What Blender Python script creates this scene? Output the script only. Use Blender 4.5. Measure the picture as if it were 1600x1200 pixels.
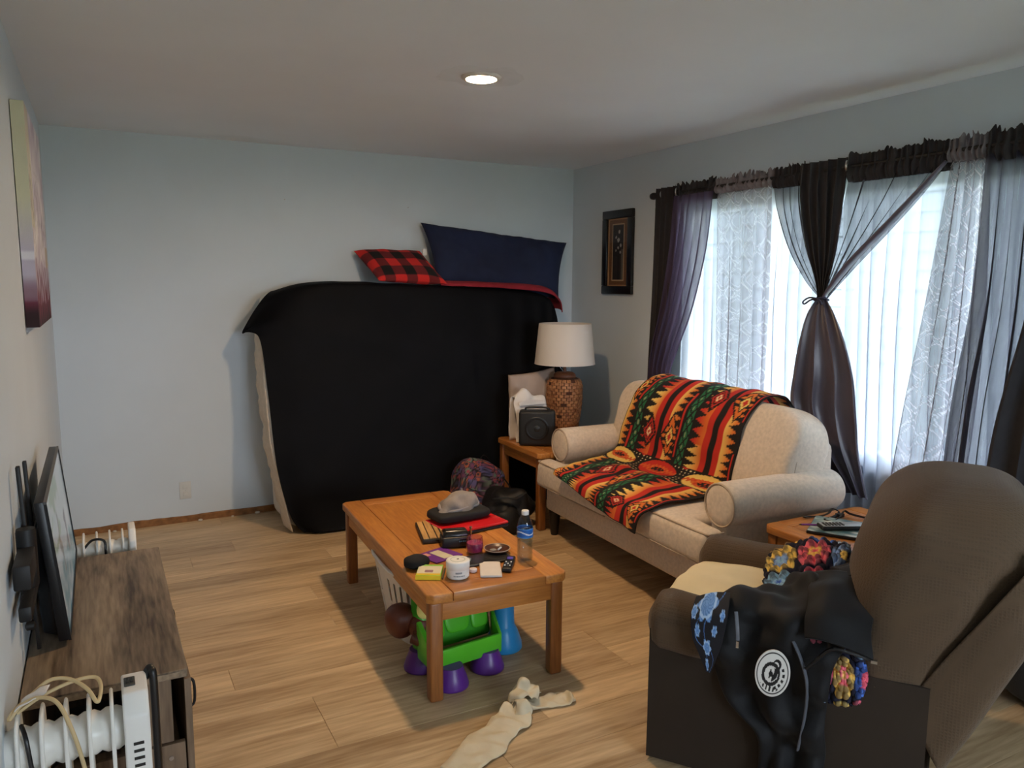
import bpy, bmesh, math, random
from mathutils import Vector, Matrix, noise
import numpy as np
random.seed(7)
sc = bpy.context.scene
C = sc.collection
for o in list(bpy.data.objects): bpy.data.objects.remove(o)

# ------------------------------------------------------------------ camera, world, exposure
F_PX, YAW, PITCH, ROLL, CAM_H = 1213.0, 0.48994, 0.13042, 0.0049, 1.5588
XL, XR, YB, YF, H = -0.234, 3.382, 5.325, -2.4, 2.44
def make_camera():
    cy, sy, cp, sp = math.cos(YAW), math.sin(YAW), math.cos(PITCH), math.sin(PITCH)
    fw = Vector((sy*cp, cy*cp, -sp)); r0 = Vector((cy, -sy, 0)); u0 = r0.cross(fw)
    r = math.cos(ROLL)*r0 + math.sin(ROLL)*u0; u = -math.sin(ROLL)*r0 + math.cos(ROLL)*u0
    m = Matrix((r, u, -fw)).transposed().to_4x4(); m.translation = (0, 0, CAM_H)
    cam = bpy.data.cameras.new('camera'); cam.sensor_width = 36; cam.lens = 36*F_PX/1600; cam.clip_start = .02
    o = bpy.data.objects.new('camera', cam); o.matrix_world = m; C.objects.link(o); sc.camera = o
make_camera()
SKY = 19.5; LAMP = 560.0; EXPO = 0.38
w = bpy.data.worlds.new('overcast_sky'); sc.world = w; w.use_nodes = True
bg = w.node_tree.nodes['Background']; bg.inputs[0].default_value = (.76, .87, 1.0, 1); bg.inputs[1].default_value = SKY
WY0, WY1, WZ0, WZ1 = 1.45, 3.98, .66, 2.06          # window opening in the right wall
VX0, VX1, VZ0, VZ1 = .9, 2.6, .85, 2.0             # unseen opening added in the front wall for daylight fill
def portal(c, w_, h_, R):
    pl = bpy.data.lights.new('window_portal', 'AREA'); pl.shape = 'RECTANGLE'; pl.size = w_; pl.size_y = h_; pl.cycles.is_portal = True
    po = bpy.data.objects.new('window_portal', pl); C.objects.link(po); po.location = c; po.rotation_euler = Matrix(R).to_euler()
portal((XR+.13, (WY0+WY1)/2, (WZ0+WZ1)/2), WY1-WY0, WZ1-WZ0, ((0, 0, 1), (1, 0, 0), (0, 1, 0)))       # lights into the room along -x
portal(((VX0+VX1)/2, YF-.09, (VZ0+VZ1)/2), VX1-VX0, VZ1-VZ0, ((1, 0, 0), (0, 0, -1), (0, 1, 0)))      # along +y
vs = sc.view_settings; vs.view_transform = 'Standard'; vs.look = 'None'; vs.gamma = 1; vs.exposure = EXPO; vs.use_curve_mapping = False

# ------------------------------------------------------------------ helpers: materials
def lin(c):
    if isinstance(c, str):
        c = [int(c[i:i+2], 16)/255 for i in (0, 2, 4)]
    return tuple(x/12.92 if x <= .04045 else ((x+.055)/1.055)**2.4 for x in c[:3])
MATS = {}
def nt(name):
    m = bpy.data.materials.new(name); m.use_nodes = True
    t = m.node_tree; b = t.nodes['Principled BSDF']
    return m, t, b
def N(t, kind, **kw):
    n = t.nodes.new(kind)
    for k, v in kw.items(): setattr(n, k, v)
    return n
def mat(name, col, rough=.6, var=.12, scale=8, bump=0, bscale=120, metal=0, stretch=(1, 1, 1), sheen=0, coat=0, spec=None):
    """plain procedural material: a colour with soft noise variation and fine relief"""
    if name in MATS: return MATS[name]
    m, t, b = nt(name); c = lin(col)
    tc = N(t, 'ShaderNodeTexCoord'); mp = N(t, 'ShaderNodeMapping'); mp.inputs['Scale'].default_value = stretch
    t.links.new(tc.outputs['Object'], mp.inputs[0])
    nz = N(t, 'ShaderNodeTexNoise'); nz.inputs['Scale'].default_value = scale; nz.inputs['Detail'].default_value = 5
    t.links.new(mp.outputs[0], nz.inputs['Vector'])
    rp = N(t, 'ShaderNodeValToRGB')
    rp.color_ramp.elements[0].position = .3; rp.color_ramp.elements[1].position = .7
    rp.color_ramp.elements[0].color = (*[x*(1-var) for x in c], 1); rp.color_ramp.elements[1].color = (*[min(1, x*(1+var)) for x in c], 1)
    t.links.new(nz.outputs['Fac'], rp.inputs[0]); t.links.new(rp.outputs[0], b.inputs['Base Color'])
    b.inputs['Roughness'].default_value = rough; b.inputs['Metallic'].default_value = metal
    if sheen: b.inputs['Sheen Weight'].default_value = sheen
    if coat: b.inputs['Coat Weight'].default_value = coat
    if spec is not None: b.inputs['Specular IOR Level'].default_value = spec
    if bump:
        n2 = N(t, 'ShaderNodeTexNoise'); n2.inputs['Scale'].default_value = bscale; n2.inputs['Detail'].default_value = 3
        t.links.new(mp.outputs[0], n2.inputs['Vector'])
        bp = N(t, 'ShaderNodeBump'); bp.inputs['Strength'].default_value = bump; bp.inputs['Distance'].default_value = .002
        t.links.new(n2.outputs['Fac'], bp.inputs['Height']); t.links.new(bp.outputs[0], b.inputs['Normal'])
    MATS[name] = m; return m
def wood(name, dark, light, axis=0, rough=.45, freq=14, rand=0., streak=.5, coat=0, bump=.08):
    """wood grain that runs along one object axis; rand shifts the grain and tone per object"""
    if name in MATS: return MATS[name]
    m, t, b = nt(name)
    tc = N(t, 'ShaderNodeTexCoord'); oi = N(t, 'ShaderNodeObjectInfo')
    mul = N(t, 'ShaderNodeVectorMath', operation='SCALE'); cb = N(t, 'ShaderNodeCombineXYZ')
    for i in range(3): t.links.new(oi.outputs['Random'], cb.inputs[i])
    t.links.new(cb.outputs[0], mul.inputs[0]); mul.inputs['Scale'].default_value = 37.0
    ad = N(t, 'ShaderNodeVectorMath', operation='ADD'); t.links.new(tc.outputs['Object'], ad.inputs[0]); t.links.new(mul.outputs[0], ad.inputs[1])
    mp = N(t, 'ShaderNodeMapping'); s = [1, 1, 1]; s[axis] = .09; mp.inputs['Scale'].default_value = s
    t.links.new(ad.outputs[0], mp.inputs[0])
    n1 = N(t, 'ShaderNodeTexNoise'); n1.inputs['Scale'].default_value = freq; n1.inputs['Detail'].default_value = 4; n1.inputs['Distortion'].default_value = .6
    n2 = N(t, 'ShaderNodeTexNoise'); n2.inputs['Scale'].default_value = freq*9; n2.inputs['Detail'].default_value = 3
    t.links.new(mp.outputs[0], n1.inputs['Vector']); t.links.new(mp.outputs[0], n2.inputs['Vector'])
    mx = N(t, 'ShaderNodeMath', operation='MULTIPLY_ADD'); mx.inputs[1].default_value = streak; t.links.new(n2.outputs['Fac'], mx.inputs[0])
    m1 = N(t, 'ShaderNodeMath', operation='MULTIPLY'); m1.inputs[1].default_value = 1-streak; t.links.new(n1.outputs['Fac'], m1.inputs[0])
    t.links.new(m1.outputs[0], mx.inputs[2])
    rp = N(t, 'ShaderNodeValToRGB'); rp.color_ramp.elements[0].position = .33; rp.color_ramp.elements[1].position = .64
    rp.color_ramp.elements[0].color = (*lin(dark), 1); rp.color_ramp.elements[1].color = (*lin(light), 1)
    t.links.new(mx.outputs[0], rp.inputs[0])
    hs = N(t, 'ShaderNodeHueSaturation'); t.links.new(rp.outputs[0], hs.inputs['Color'])
    mr = N(t, 'ShaderNodeMapRange'); mr.inputs['To Min'].default_value = 1-rand; mr.inputs['To Max'].default_value = 1+rand
    t.links.new(oi.outputs['Random'], mr.inputs[0]); t.links.new(mr.outputs[0], hs.inputs['Value'])
    t.links.new(hs.outputs[0], b.inputs['Base Color'])
    b.inputs['Roughness'].default_value = rough
    if coat: b.inputs['Coat Weight'].default_value = coat; b.inputs['Coat Roughness'].default_value = .25
    bp = N(t, 'ShaderNodeBump'); bp.inputs['Strength'].default_value = bump; bp.inputs['Distance'].default_value = .001
    t.links.new(mx.outputs[0], bp.inputs['Height']); t.links.new(bp.outputs[0], b.inputs['Normal'])
    MATS[name] = m; return m
def vcol(name, rough=.7, bump=.2, bscale=250, emit=0, sheen=0):
    """material that takes its colour from the mesh's own computed colour attribute (woven or printed patterns)"""
    if name in MATS: return MATS[name]
    m, t, b = nt(name)
    a = N(t, 'ShaderNodeAttribute', attribute_name='Col'); t.links.new(a.outputs['Color'], b.inputs['Base Color'])
    b.inputs['Roughness'].default_value = rough
    if sheen: b.inputs['Sheen Weight'].default_value = sheen
    if emit:
        t.links.remove(b.inputs['Base Color'].links[0]); b.inputs['Base Color'].default_value = (.01, .01, .012, 1)
        t.links.new(a.outputs['Color'], b.inputs['Emission Color']); b.inputs['Emission Strength'].default_value = emit
    if bump:
        tc = N(t, 'ShaderNodeTexCoord'); n2 = N(t, 'ShaderNodeTexNoise'); n2.inputs['Scale'].default_value = bscale
        t.links.new(tc.outputs['Object'], n2.inputs['Vector'])
        bp = N(t, 'ShaderNodeBump'); bp.inputs['Strength'].default_value = bump; bp.inputs['Distance'].default_value = .002
        t.links.new(n2.outputs['Fac'], bp.inputs['Height']); t.links.new(bp.outputs[0], b.inputs['Normal'])
    MATS[name] = m; return m
def sheer(name, col, opac, pattern=None, popac=.5):
    """thin see-through cloth: part of the light passes straight, the rest is scattered through or back"""
    if name in MATS: return MATS[name]
    m, t, b = nt(name); t.nodes.remove(b); out = t.nodes['Material Output']; c = (*lin(col), 1)
    tr = N(t, 'ShaderNodeBsdfTransparent'); tl = N(t, 'ShaderNodeBsdfTranslucent'); df = N(t, 'ShaderNodeBsdfDiffuse')
    tl.inputs[0].default_value = c; df.inputs[0].default_value = c
    m1 = N(t, 'ShaderNodeMixShader'); m1.inputs[0].default_value = .55; t.links.new(df.outputs[0], m1.inputs[1]); t.links.new(tl.outputs[0], m1.inputs[2])
    m2 = N(t, 'ShaderNodeMixShader'); t.links.new(tr.outputs[0], m2.inputs[1]); t.links.new(m1.outputs[0], m2.inputs[2])
    tc = N(t, 'ShaderNodeTexCoord'); mp = N(t, 'ShaderNodeMapping'); mp.inputs['Scale'].default_value = (1, 1, .03)
    nz = N(t, 'ShaderNodeTexNoise'); nz.inputs['Scale'].default_value = 90
    t.links.new(tc.outputs['Object'], mp.inputs[0]); t.links.new(mp.outputs[0], nz.inputs['Vector'])
    mr = N(t, 'ShaderNodeMapRange'); mr.inputs['From Min'].default_value = .3; mr.inputs['From Max'].default_value = .7
    mr.inputs['To Min'].default_value = max(0, opac-.03); mr.inputs['To Max'].default_value = min(1, opac+.03)
    t.links.new(nz.outputs['Fac'], mr.inputs[0]); fac = mr.outputs[0]
    if pattern:
        a = N(t, 'ShaderNodeAttribute', attribute_name='Col')
        mm = N(t, 'ShaderNodeMath', operation='MULTIPLY_ADD', use_clamp=True); mm.inputs[1].default_value = popac
        t.links.new(a.outputs['Fac'], mm.inputs[0]); t.links.new(fac, mm.inputs[2]); fac = mm.outputs[0]
        mc = N(t, 'ShaderNodeMix', data_type='RGBA'); t.links.new(a.outputs['Fac'], mc.inputs[0])
        mc.inputs[6].default_value = c; mc.inputs[7].default_value = (*lin(pattern), 1)
        t.links.new(mc.outputs[2], tl.inputs[0]); t.links.new(mc.outputs[2], df.inputs[0])
    t.links.new(fac, m2.inputs[0]); t.links.new(m2.outputs[0], out.inputs[0])
    MATS[name] = m; return m
def glass(name, col='ffffff', refl=.08, rough=.03):
    """thin clear pane: mostly passes light, with a faint mirror"""
    if name in MATS: return MATS[name]
    m, t, b = nt(name); t.nodes.remove(b); out = t.nodes['Material Output']
    tr = N(t, 'ShaderNodeBsdfTransparent'); tr.inputs[0].default_value = (*lin(col), 1)
    gl = N(t, 'ShaderNodeBsdfGlossy'); gl.inputs['Roughness'].default_value = rough
    lw = N(t, 'ShaderNodeLayerWeight'); lw.inputs[0].default_value = .5
    pw_ = N(t, 'ShaderNodeMath', operation='POWER'); pw_.inputs[1].default_value = 4.0; t.links.new(lw.outputs['Facing'], pw_.inputs[0])
    ma = N(t, 'ShaderNodeMath', operation='MULTIPLY_ADD', use_clamp=True); ma.inputs[1].default_value = .6; ma.inputs[2].default_value = refl; t.links.new(pw_.outputs[0], ma.inputs[0])
    mx = N(t, 'ShaderNodeMixShader'); t.links.new(ma.outputs[0], mx.inputs[0]); t.links.new(tr.outputs[0], mx.inputs[1]); t.links.new(gl.outputs[0], mx.inputs[2])
    t.links.new(mx.outputs[0], out.inputs[0]); MATS[name] = m; return m
def emis(name, col, s):
    if name in MATS: return MATS[name]
    m, t, b = nt(name); b.inputs['Base Color'].default_value = (*lin(col), 1)
    b.inputs['Emission Color'].default_value = (*lin(col), 1); b.inputs['Emission Strength'].default_value = s
    MATS[name] = m; return m

# ------------------------------------------------------------------ helpers: geometry
class MB:
    def __init__(s): s.v = []; s.f = []; s.c = None
    def add(s, vs, fs):
        k = len(s.v); s.v += [tuple(v) for v in vs]; s.f += [tuple(i+k for i in f) for f in fs]; return s
    def box(s, x0, x1, y0, y1, z0, z1):
        return s.add([(x0,y0,z0),(x1,y0,z0),(x1,y1,z0),(x0,y1,z0),(x0,y0,z1),(x1,y0,z1),(x1,y1,z1),(x0,y1,z1)],
                     [(0,3,2,1),(4,5,6,7),(0,1,5,4),(1,2,6,5),(2,3,7,6),(3,0,4,7)])
    def hexa(s, p):   # 8 corners, bottom ring then top ring
        return s.add(p, [(0,3,2,1),(4,5,6,7),(0,1,5,4),(1,2,6,5),(2,3,7,6),(3,0,4,7)])
    def obox(s, c, size, R):
        a, b, h = [x/2 for x in size]; c = Vector(c)
        return s.hexa([c+R@Vector(q) for q in ((-a,-b,-h),(a,-b,-h),(a,b,-h),(-a,b,-h),(-a,-b,h),(a,-b,h),(a,b,h),(-a,b,h))])
    def tube(s, pts, r, n=8, cap=True, flat=1.0):
        pts = [Vector(p) for p in pts]; k0 = len(s.v); prev = None; L = len(pts)
        rr = r if isinstance(r, (list, tuple)) else [r]*L
        for i, p in enumerate(pts):
            d = (pts[min(i+1, L-1)]-pts[max(i-1, 0)]).normalized()
            if prev is None:
                a = Vector((0,0,1)) if abs(d.z) < .9 else Vector((1,0,0)); a = (a-d*a.dot(d)).normalized()
            else:
                a = (prev-d*prev.dot(d)); a = a.normalized() if a.length > 1e-6 else prev
            prev = a; b = d.cross(a)
            for j in range(n):
                t = 2*math.pi*j/n; s.v.append(tuple(p+rr[i]*(math.cos(t)*a*flat+math.sin(t)*b)))
        for i in range(L-1):
            for j in range(n):
                s.f.append((k0+i*n+j, k0+i*n+(j+1)%n, k0+(i+1)*n+(j+1)%n, k0+(i+1)*n+j))
        if cap:
            s.f.append(tuple(k0+j for j in reversed(range(n)))); s.f.append(tuple(k0+(L-1)*n+j for j in range(n)))
        return s
    def lathe(s, prof, n=24, c=(0,0,0), axis='z', sx=1, sy=1, cap=True):
        k0 = len(s.v)
        for r, z in prof:
            for j in range(n):
                t = 2*math.pi*j/n; x, y = r*math.cos(t)*sx, r*math.sin(t)*sy
                p = (x, y, z) if axis == 'z' else ((z, x, y) if axis == 'x' else (y, z, x))
                s.v.append((p[0]+c[0], p[1]+c[1], p[2]+c[2]))
        for i in range(len(prof)-1):
            for j in range(n):
                s.f.append((k0+i*n+j, k0+i*n+(j+1)%n, k0+(i+1)*n+(j+1)%n, k0+(i+1)*n+j))
        if cap and prof[0][0] > 1e-6: s.f.append(tuple(k0+j for j in reversed(range(n))))
        if cap and prof[-1][0] > 1e-6: s.f.append(tuple(k0+(len(prof)-1)*n+j for j in range(n)))
        return s
    def grid(s, nu, nv, fn, col=None):
        k0 = len(s.v)
        if col and s.c is None: s.c = []
        for i in range(nv+1):
            for j in range(nu+1):
                s.v.append(tuple(fn(j/nu, i/nv)))
                if col: s.c.append(col(j/nu, i/nv))
        for i in range(nv):
            for j in range(nu):
                a = k0+i*(nu+1)+j; s.f.append((a, a+1, a+nu+2, a+nu+1))
        return s
    def sell(s, c, size, e1=.35, e2=.3, nu=36, nv=18, R=None, mod=None):
        """rounded cushion-like solid (superellipsoid)"""
        k0 = len(s.v); a, b, h = [x/2 for x in size]; c = Vector(c)
        pw = lambda x, e: math.copysign(abs(x)**e, x)
        for i in range(nv+1):
            ph = -math.pi/2+math.pi*i/nv
            for j in range(nu):
                th = 2*math.pi*j/nu
                p = Vector((a*pw(math.cos(ph), e1)*pw(math.cos(th), e2), b*pw(math.cos(ph), e1)*pw(math.sin(th), e2), h*pw(math.sin(ph), e1)))
                if mod: p = Vector(mod(p))
                s.v.append(tuple(c+(R@p if R else p)))
        for i in range(nv):
            for j in range(nu):
                s.f.append((k0+i*nu+j, k0+i*nu+(j+1)%nu, k0+(i+1)*nu+(j+1)%nu, k0+(i+1)*nu+j))
        return s
def xf(mb, M):
    mb.v = [tuple(M@Vector(v)) for v in mb.v]; return mb
def obj(name, mb, m, parent=None, smooth=False, bevel=0, segs=2, sub=0, solid=0, loc=None, rot=None):
    me = bpy.data.meshes.new(name); me.from_pydata(mb.v, [], mb.f)
    if mb.c:
        at = me.attributes.new('Col', 'FLOAT_COLOR', 'POINT')
        at.data.foreach_set('color', [x for c in mb.c for x in (*c[:3], 1.0)])
    me.materials.append(m)
    bm = bmesh.new(); bm.from_mesh(me)
    if not mb.c:
        bmesh.ops.remove_doubles(bm, verts=bm.verts, dist=1e-6)
    if bevel:
        es = [e for e in bm.edges if len(e.link_faces) == 2 and e.calc_face_angle(0) > .5]
        bmesh.ops.bevel(bm, geom=es, offset=bevel, segments=segs, affect='EDGES', profile=.5, clamp_overlap=True)
    bmesh.ops.recalc_face_normals(bm, faces=bm.faces)
    bm.to_mesh(me); bm.free()
    if smooth or bevel:
        for p in me.polygons: p.use_smooth = True
        if not (smooth == 'all'):
            try: me.set_sharp_from_angle(angle=math.radians(38 if not smooth else 60))
            except Exception: pass
    o = bpy.data.objects.new(name, me); C.objects.link(o)
    if parent: o.parent = parent
    if loc: o.location = loc
    if rot: o.rotation_euler = rot
    if sub:
        md = o.modifiers.new('subdivision', 'SUBSURF'); md.levels = sub; md.render_levels = sub
    if solid:
        md = o.modifiers.new('thickness', 'SOLIDIFY'); md.thickness = solid; md.offset = 0
    return o
def tag(o, label, cat, group=None):
    o['label'] = label; o['category'] = cat
    if group: o['group'] = group
    return o
def thing(name, label, cat, loc=(0,0,0), rz=0, group=None):
    o = bpy.data.objects.new(name, None); o.empty_display_size = .1; C.objects.link(o)
    o.location = loc; o.rotation_euler = (0, 0, rz); return tag(o, label, cat, group)
def struct(name, mb, m, parent=None, **kw):
    o = obj(name, mb, m, parent, **kw)
    if not parent: o['kind'] = 'structure'
    return o
def dup(o, parent, loc=None, rot=None):
    c = o.copy(); C.objects.link(c); c.parent = parent
    if loc is not None: c.location = loc
    if rot is not None: c.rotation_euler = rot
    return c
def cr(p0, p1, p2, p3, t):   # Catmull-Rom
    return .5*((2*p1)+(-p0+p2)*t+(2*p0-5*p1+4*p2-p3)*t*t+(-p0+3*p1-3*p2+p3)*t*t*t)
def spl(pts, t):
    n = len(pts)-1; x = min(max(t, 0), 1)*n; i = min(int(x), n-1); f = x-i
    return cr(pts[max(i-1, 0)], pts[i], pts[i+1], pts[min(i+2, n)], f)
def path(pts, n):
    pts = [Vector(p) for p in pts]; return [spl(pts, i/n) for i in range(n+1)]
def loft(rows, nu, nv, col=None, wr=0, ws=6, seed=0, wfn=None, wdir=None):
    """smooth cloth sheet through rows of control points, with wrinkles"""
    rows = [[Vector(p) for p in r] for r in rows]
    def fn(u, v):
        q = [spl(r, u) for r in rows]; p = spl(q, v)
        if wr or wfn:
            if wdir: n = Vector(wdir)
            else:
                e = .01
                du = spl([spl(r, min(1, u+e)) for r in rows], v)-spl([spl(r, max(0, u-e)) for r in rows], v)
                q2 = spl(q, min(1, v+e))-spl(q, max(0, v-e))
                n = du.cross(q2); n = n.normalized() if n.length > 1e-9 else Vector((0, 0, 1))
            d = 0
            if wr: d += wr*noise.noise(Vector((p.x*ws+seed, p.y*ws, p.z*ws)))
            if wfn: d += wfn(u, v)
            p = p+n*d
        return p
    return MB().grid(nu, nv, fn, col)
def rotz(a): return Matrix.Rotation(a, 3, 'Z')
def frac(x): return x-math.floor(x)
def mixc(a, b, t): return tuple(a[i]*(1-t)+b[i]*t for i in range(3))
def pillow(c4, puff, nu=22, nv=16, col=None, pinch=.07, seed=0, wr=.01):
    """stuffed pillow between four corners: both faces bulge, edges pulled in between the corners"""
    TL, TR, BR, BL = [Vector(p) for p in c4]; n = (TR-TL).cross(BL-TL).normalized(); mid = (TL+TR+BR+BL)/4
    mb = MB()
    for sgn in (1, -1):
        def fn(u, v):
            a, b = 2*u-1, 2*v-1
            a2 = a*(1-pinch*(1-b*b)*abs(a)); b2 = b*(1-pinch*1.4*(1-a*a)*abs(b))
            U, V = (a2+1)/2, (b2+1)/2
            p = (TL*(1-U)+TR*U)*(1-V)+(BL*(1-U)+BR*U)*V
            h = puff*(max(0, 1-a**4)*max(0, 1-b**4))**.55
            h *= 1+.25*noise.noise(p*6+Vector((seed, 0, 0)))
            q = p+n*sgn*h
            if wr: q += n*wr*noise.noise(p*14+Vector((seed+9, 0, 0)))*(1 if h > .004 else 0)
            return q
        mb.grid(nu, nv, fn, col)
    return mb

# ------------------------------------------------------------------ materials
M_wall = mat('blue_grey_paint', 'cdd7de', .75, .02, 3, .12, 200)
M_ceil = mat('flat_white_ceiling_paint', 'e4eaf0', .85, .02, 2, .15, 160)
M_oak = wood('golden_oak', 'a5632b', 'cb8a44', 1, .38, 12, .05, .55, .25)
M_oakx = wood('golden_oak_cross', '9c5f2c', 'c07f3e', 0, .38, 12, .05, .55, .25)
M_oakz = wood('golden_oak_upright', '7d4a22', 'a2652f', 2, .42, 12, .04, .55, .2)
M_plank = wood('pale_oak_plank', '9a7c58', 'd6bb94', 0, .42, 7, .10, .42, 0, .06)
M_sub = mat('dark_joint', '5d4a36', .9)
M_cons = wood('weathered_grey_brown_laminate', '3d2f24', 'a08c74', 1, .5, 9, .03, .42)
M_consz = wood('weathered_laminate_upright', '4a3a2d', '8a745e', 2, .5, 11, .03, .3)
M_blk = mat('black_plastic', '101012', .4, .1)
M_blkm = mat('matte_black_metal', '0d0d0e', .55, .1)
M_white = mat('white_enamel', 'e4e2db', .35, .03)
M_wpl = mat('white_plastic', 'e8e6e1', .4, .03)
M_chrome = mat('brushed_metal', 'b8b8ba', .3, .05, metal=1)
M_sofa = mat('beige_chenille', 'd6c6b4', .9, .10, 60, .35, 420, sheen=.15)
M_pipe = mat('beige_piping', 'b8a590', .9, .08, 60)
M_rec = None
M_satin = mat('dark_plum_satin', '4c4755', .36, .12, 5, .05, 300, sheen=.2)
M_dark = mat('charcoal_blackout_cloth', '29272a', .85, .1, 30, .1, 300)

# ------------------------------------------------------------------ the room
def build_room():
    fl = struct('floor', MB().box(XL-.1, XR+.1, YF-.1, YB+.1, -.06, -.0065), M_sub)
    pw, plen = .181, 1.22
    def plank_mesh(L, Wd):
        mb = MB().box(0, L-.0008, 0, Wd-.0008, -.0065, 0)
        me = bpy.data.meshes.new('plank'); me.from_pydata(mb.v, [], mb.f); me.materials.append(M_plank)
        bm = bmesh.new(); bm.from_mesh(me)
        top = [e for e in bm.edges if all(v.co.z > -.001 for v in e.verts)]
        bmesh.ops.bevel(bm, geom=top, offset=.0012, segments=1, affect='EDGES'); bm.to_mesh(me); bm.free(); return me
    full = plank_mesh(plen, pw); rng = random.Random(3)
    y = YB-.004; row = 0
    while y > YF:
        y0 = y-pw
        x = XL-rng.choice([.1, .35, .6, .85, 1.1])
        while x < XR:
            a, b = max(x, XL), min(x+plen, XR)
            if b-a > .02:
                me = full if abs(b-a-plen) < 1e-6 else plank_mesh(b-a, pw)
                o = bpy.data.objects.new('plank', me); C.objects.link(o); o.parent = fl; o.location = (a, y0, 0)
            x += plen
        y = y0; row += 1
    struct('ceiling', MB().box(XL-.1, XR+.1, YF-.1, YB+.1, H, H+.1), M_ceil)
    struct('wall_back', MB().box(XL-.1, XR+.1, YB, YB+.1, -.06, H), M_wall)
    struct('wall_left', MB().box(XL-.1, XL, YF, YB, -.06, H), M_wall)
    wf = MB()
    for a, b in ((XL-.1, VX0), (VX1, XR)): wf.box(a, b, YF-.1, YF, -.06, H)
    wf.box(VX0, VX1, YF-.1, YF, -.06, VZ0).box(VX0, VX1, YF-.1, YF, VZ1, H)
    struct('wall_front', wf, M_wall)
    wr = MB(); x0, x1 = XR, XR+.14
    for a, b in ((YF, WY0), (WY1, YB)): wr.box(x0, x1, a, b, -.06, H)
    wr.box(x0, x1, WY0, WY1, -.06, WZ0).box(x0, x1, WY0, WY1, WZ1, H)
    struct('wall_right', wr, M_wall)
    # bare strip along the back wall where the baseboard is missing
    raw = mat('raw_gypsum_and_wood_strip', '8a5f38', .9, .35, 22, .5, 60)
    struct('trim_1', loft([[(XL+i*.18, YB-.012, .0) for i in range(21)], [(XL+i*.18, YB-.010, .035+.008*noise.noise(Vector((i*1.7, 0, 0)))) for i in range(21)],
                           [(XL+i*.18, YB-.001, .042+.010*noise.noise(Vector((i*1.7, 0, 0)))) for i in range(21)]], 80, 4, wr=.004, ws=30), raw)
    crumb = mat('plaster_crumb', 'c9bfae', .9)
    for i, (x, s) in enumerate([(.52, .018), (.02, .014), (.88, .022), (.72, .012)]):
        mb = MB().sell((0, 0, 0), (s*1.6, s, s*.8), .8, .8, 10, 6)
        o = obj('plaster_crumb', mb, crumb, smooth=True, loc=(x, YB-.03, s*.4))
        tag(o, ['chip of plaster below the wall outlet', 'chip of plaster near the far white radiator', 'chip of plaster beside the mattress corner', 'smallest chip of plaster along the bare back wall'][i], 'debris', 'plaster chips along the back wall')
    # frame, mullions, panes of the main window and the added fill window
    vin = mat('white_vinyl', 'e9e9e6', .4, .02)
    f = .05
    for nm, A, B, Z0, Z1, lc, rz in (('window_1', WY0, WY1, WZ0, WZ1, (XR+.07, 0, 0), 0), ('fill_window', VX0, VX1, VZ0, VZ1, (0, YF-.05, 0), -math.pi/2)):
        wn = bpy.data.objects.new(nm, None); C.objects.link(wn); wn['kind'] = 'structure'; wn.location = lc; wn.rotation_euler = (0, 0, rz)
        fr = MB().box(-.05, .05, A, B, Z0, Z0+f).box(-.05, .05, A, B, Z1-f, Z1).box(-.05, .05, A, A+f, Z0+f, Z1-f).box(-.05, .05, B-f, B, Z0+f, Z1-f)
        obj('window_frame', fr, vin, wn)
        ys = [A+f, A+.68, B-.68, B-f]
        for yy in ys[1:3]: obj('mullion', MB().box(-.04, .04, yy-.03, yy+.03, Z0+f, Z1-f), vin, wn)
        for a, b in zip(ys[:-1], ys[1:]): obj('pane', MB().box(-.004, .004, a, b, Z0+f, Z1-f), glass('window_glass'), wn)
        obj('window_sill', MB().box(-.09, -.051, A-.03, B+.03, Z0-.025, Z0), vin, wn)
    # ground outside
    struct('ground', MB().box(-40, XR+60, -50, 45, -.8, -.7), mat('pale_dry_lawn', '8f9478', .95, .2, 2))
    # house mass added outside to hold sky light off the white voiles
    nb = bpy.data.objects.new('sky_block_house', None); C.objects.link(nb); nb['kind'] = 'structure'; nb.location = (XR+4.2, 3.0, -.7)
    sd = mat('grey_siding', '5c6468', .8, .05, 2)
    obj('wall', MB().box(0, 6, -1.6, 10, 0, 6.4), sd, nb)
    for k in range(32): obj('siding_board', MB().hexa([(-.03, -1.6, .2*k), (0, -1.6, .2*k), (0, 10, .2*k), (-.03, 10, .2*k), (-.008, -1.6, .2*k+.2), (0, -1.6, .2*k+.2), (0, 10, .2*k+.2), (-.008, 10, .2*k+.2)]), sd, nb)
    obj('roof', MB().hexa([(-.5, -2.0, 6.4), (6.4, -2, 6.4), (6.4, 10.4, 6.4), (-.5, 10.4, 6.4), (-.5, -2, 6.5), (3, -2, 8.2), (3, 10.4, 8.2), (-.5, 10.4, 6.5)]), mat('grey_shingles', '6f6c69', .9, .2, 20), nb)
    struct('added_eave', MB().hexa([(XR+.14, YF, 2.50), (XR+.85, YF, 2.32), (XR+.85, YB, 2.32), (XR+.14, YB, 2.50), (XR+.14, YF, 2.62), (XR+.85, YF, 2.44), (XR+.85, YB, 2.44), (XR+.14, YB, 2.62)]), mat('added_eave_board', 'b9b7b1', .8, .05))  # unseen eave added above the window to cut sky light on the voiles
    # duplex outlet on the back wall
    t = thing('wall_outlet', 'white duplex outlet low on the back wall', 'outlet', (.44, YB, .21))
    pm = mat('outlet_plastic', 'cfd0cc', .5, .02)
    obj('cover_plate', MB().box(-.035, .035, -.006, 0, -.057, .057), pm, t, bevel=.003)
    for z in (-.025, .025):
        obj('socket', MB().box(-.015, .015, -.009, -.004, z-.014, z+.014), pm, t, bevel=.003)
    obj('screw', MB().lathe([(.003, -.0075), (.003, -.005)], 8, axis='y'), M_chrome, t)
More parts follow.
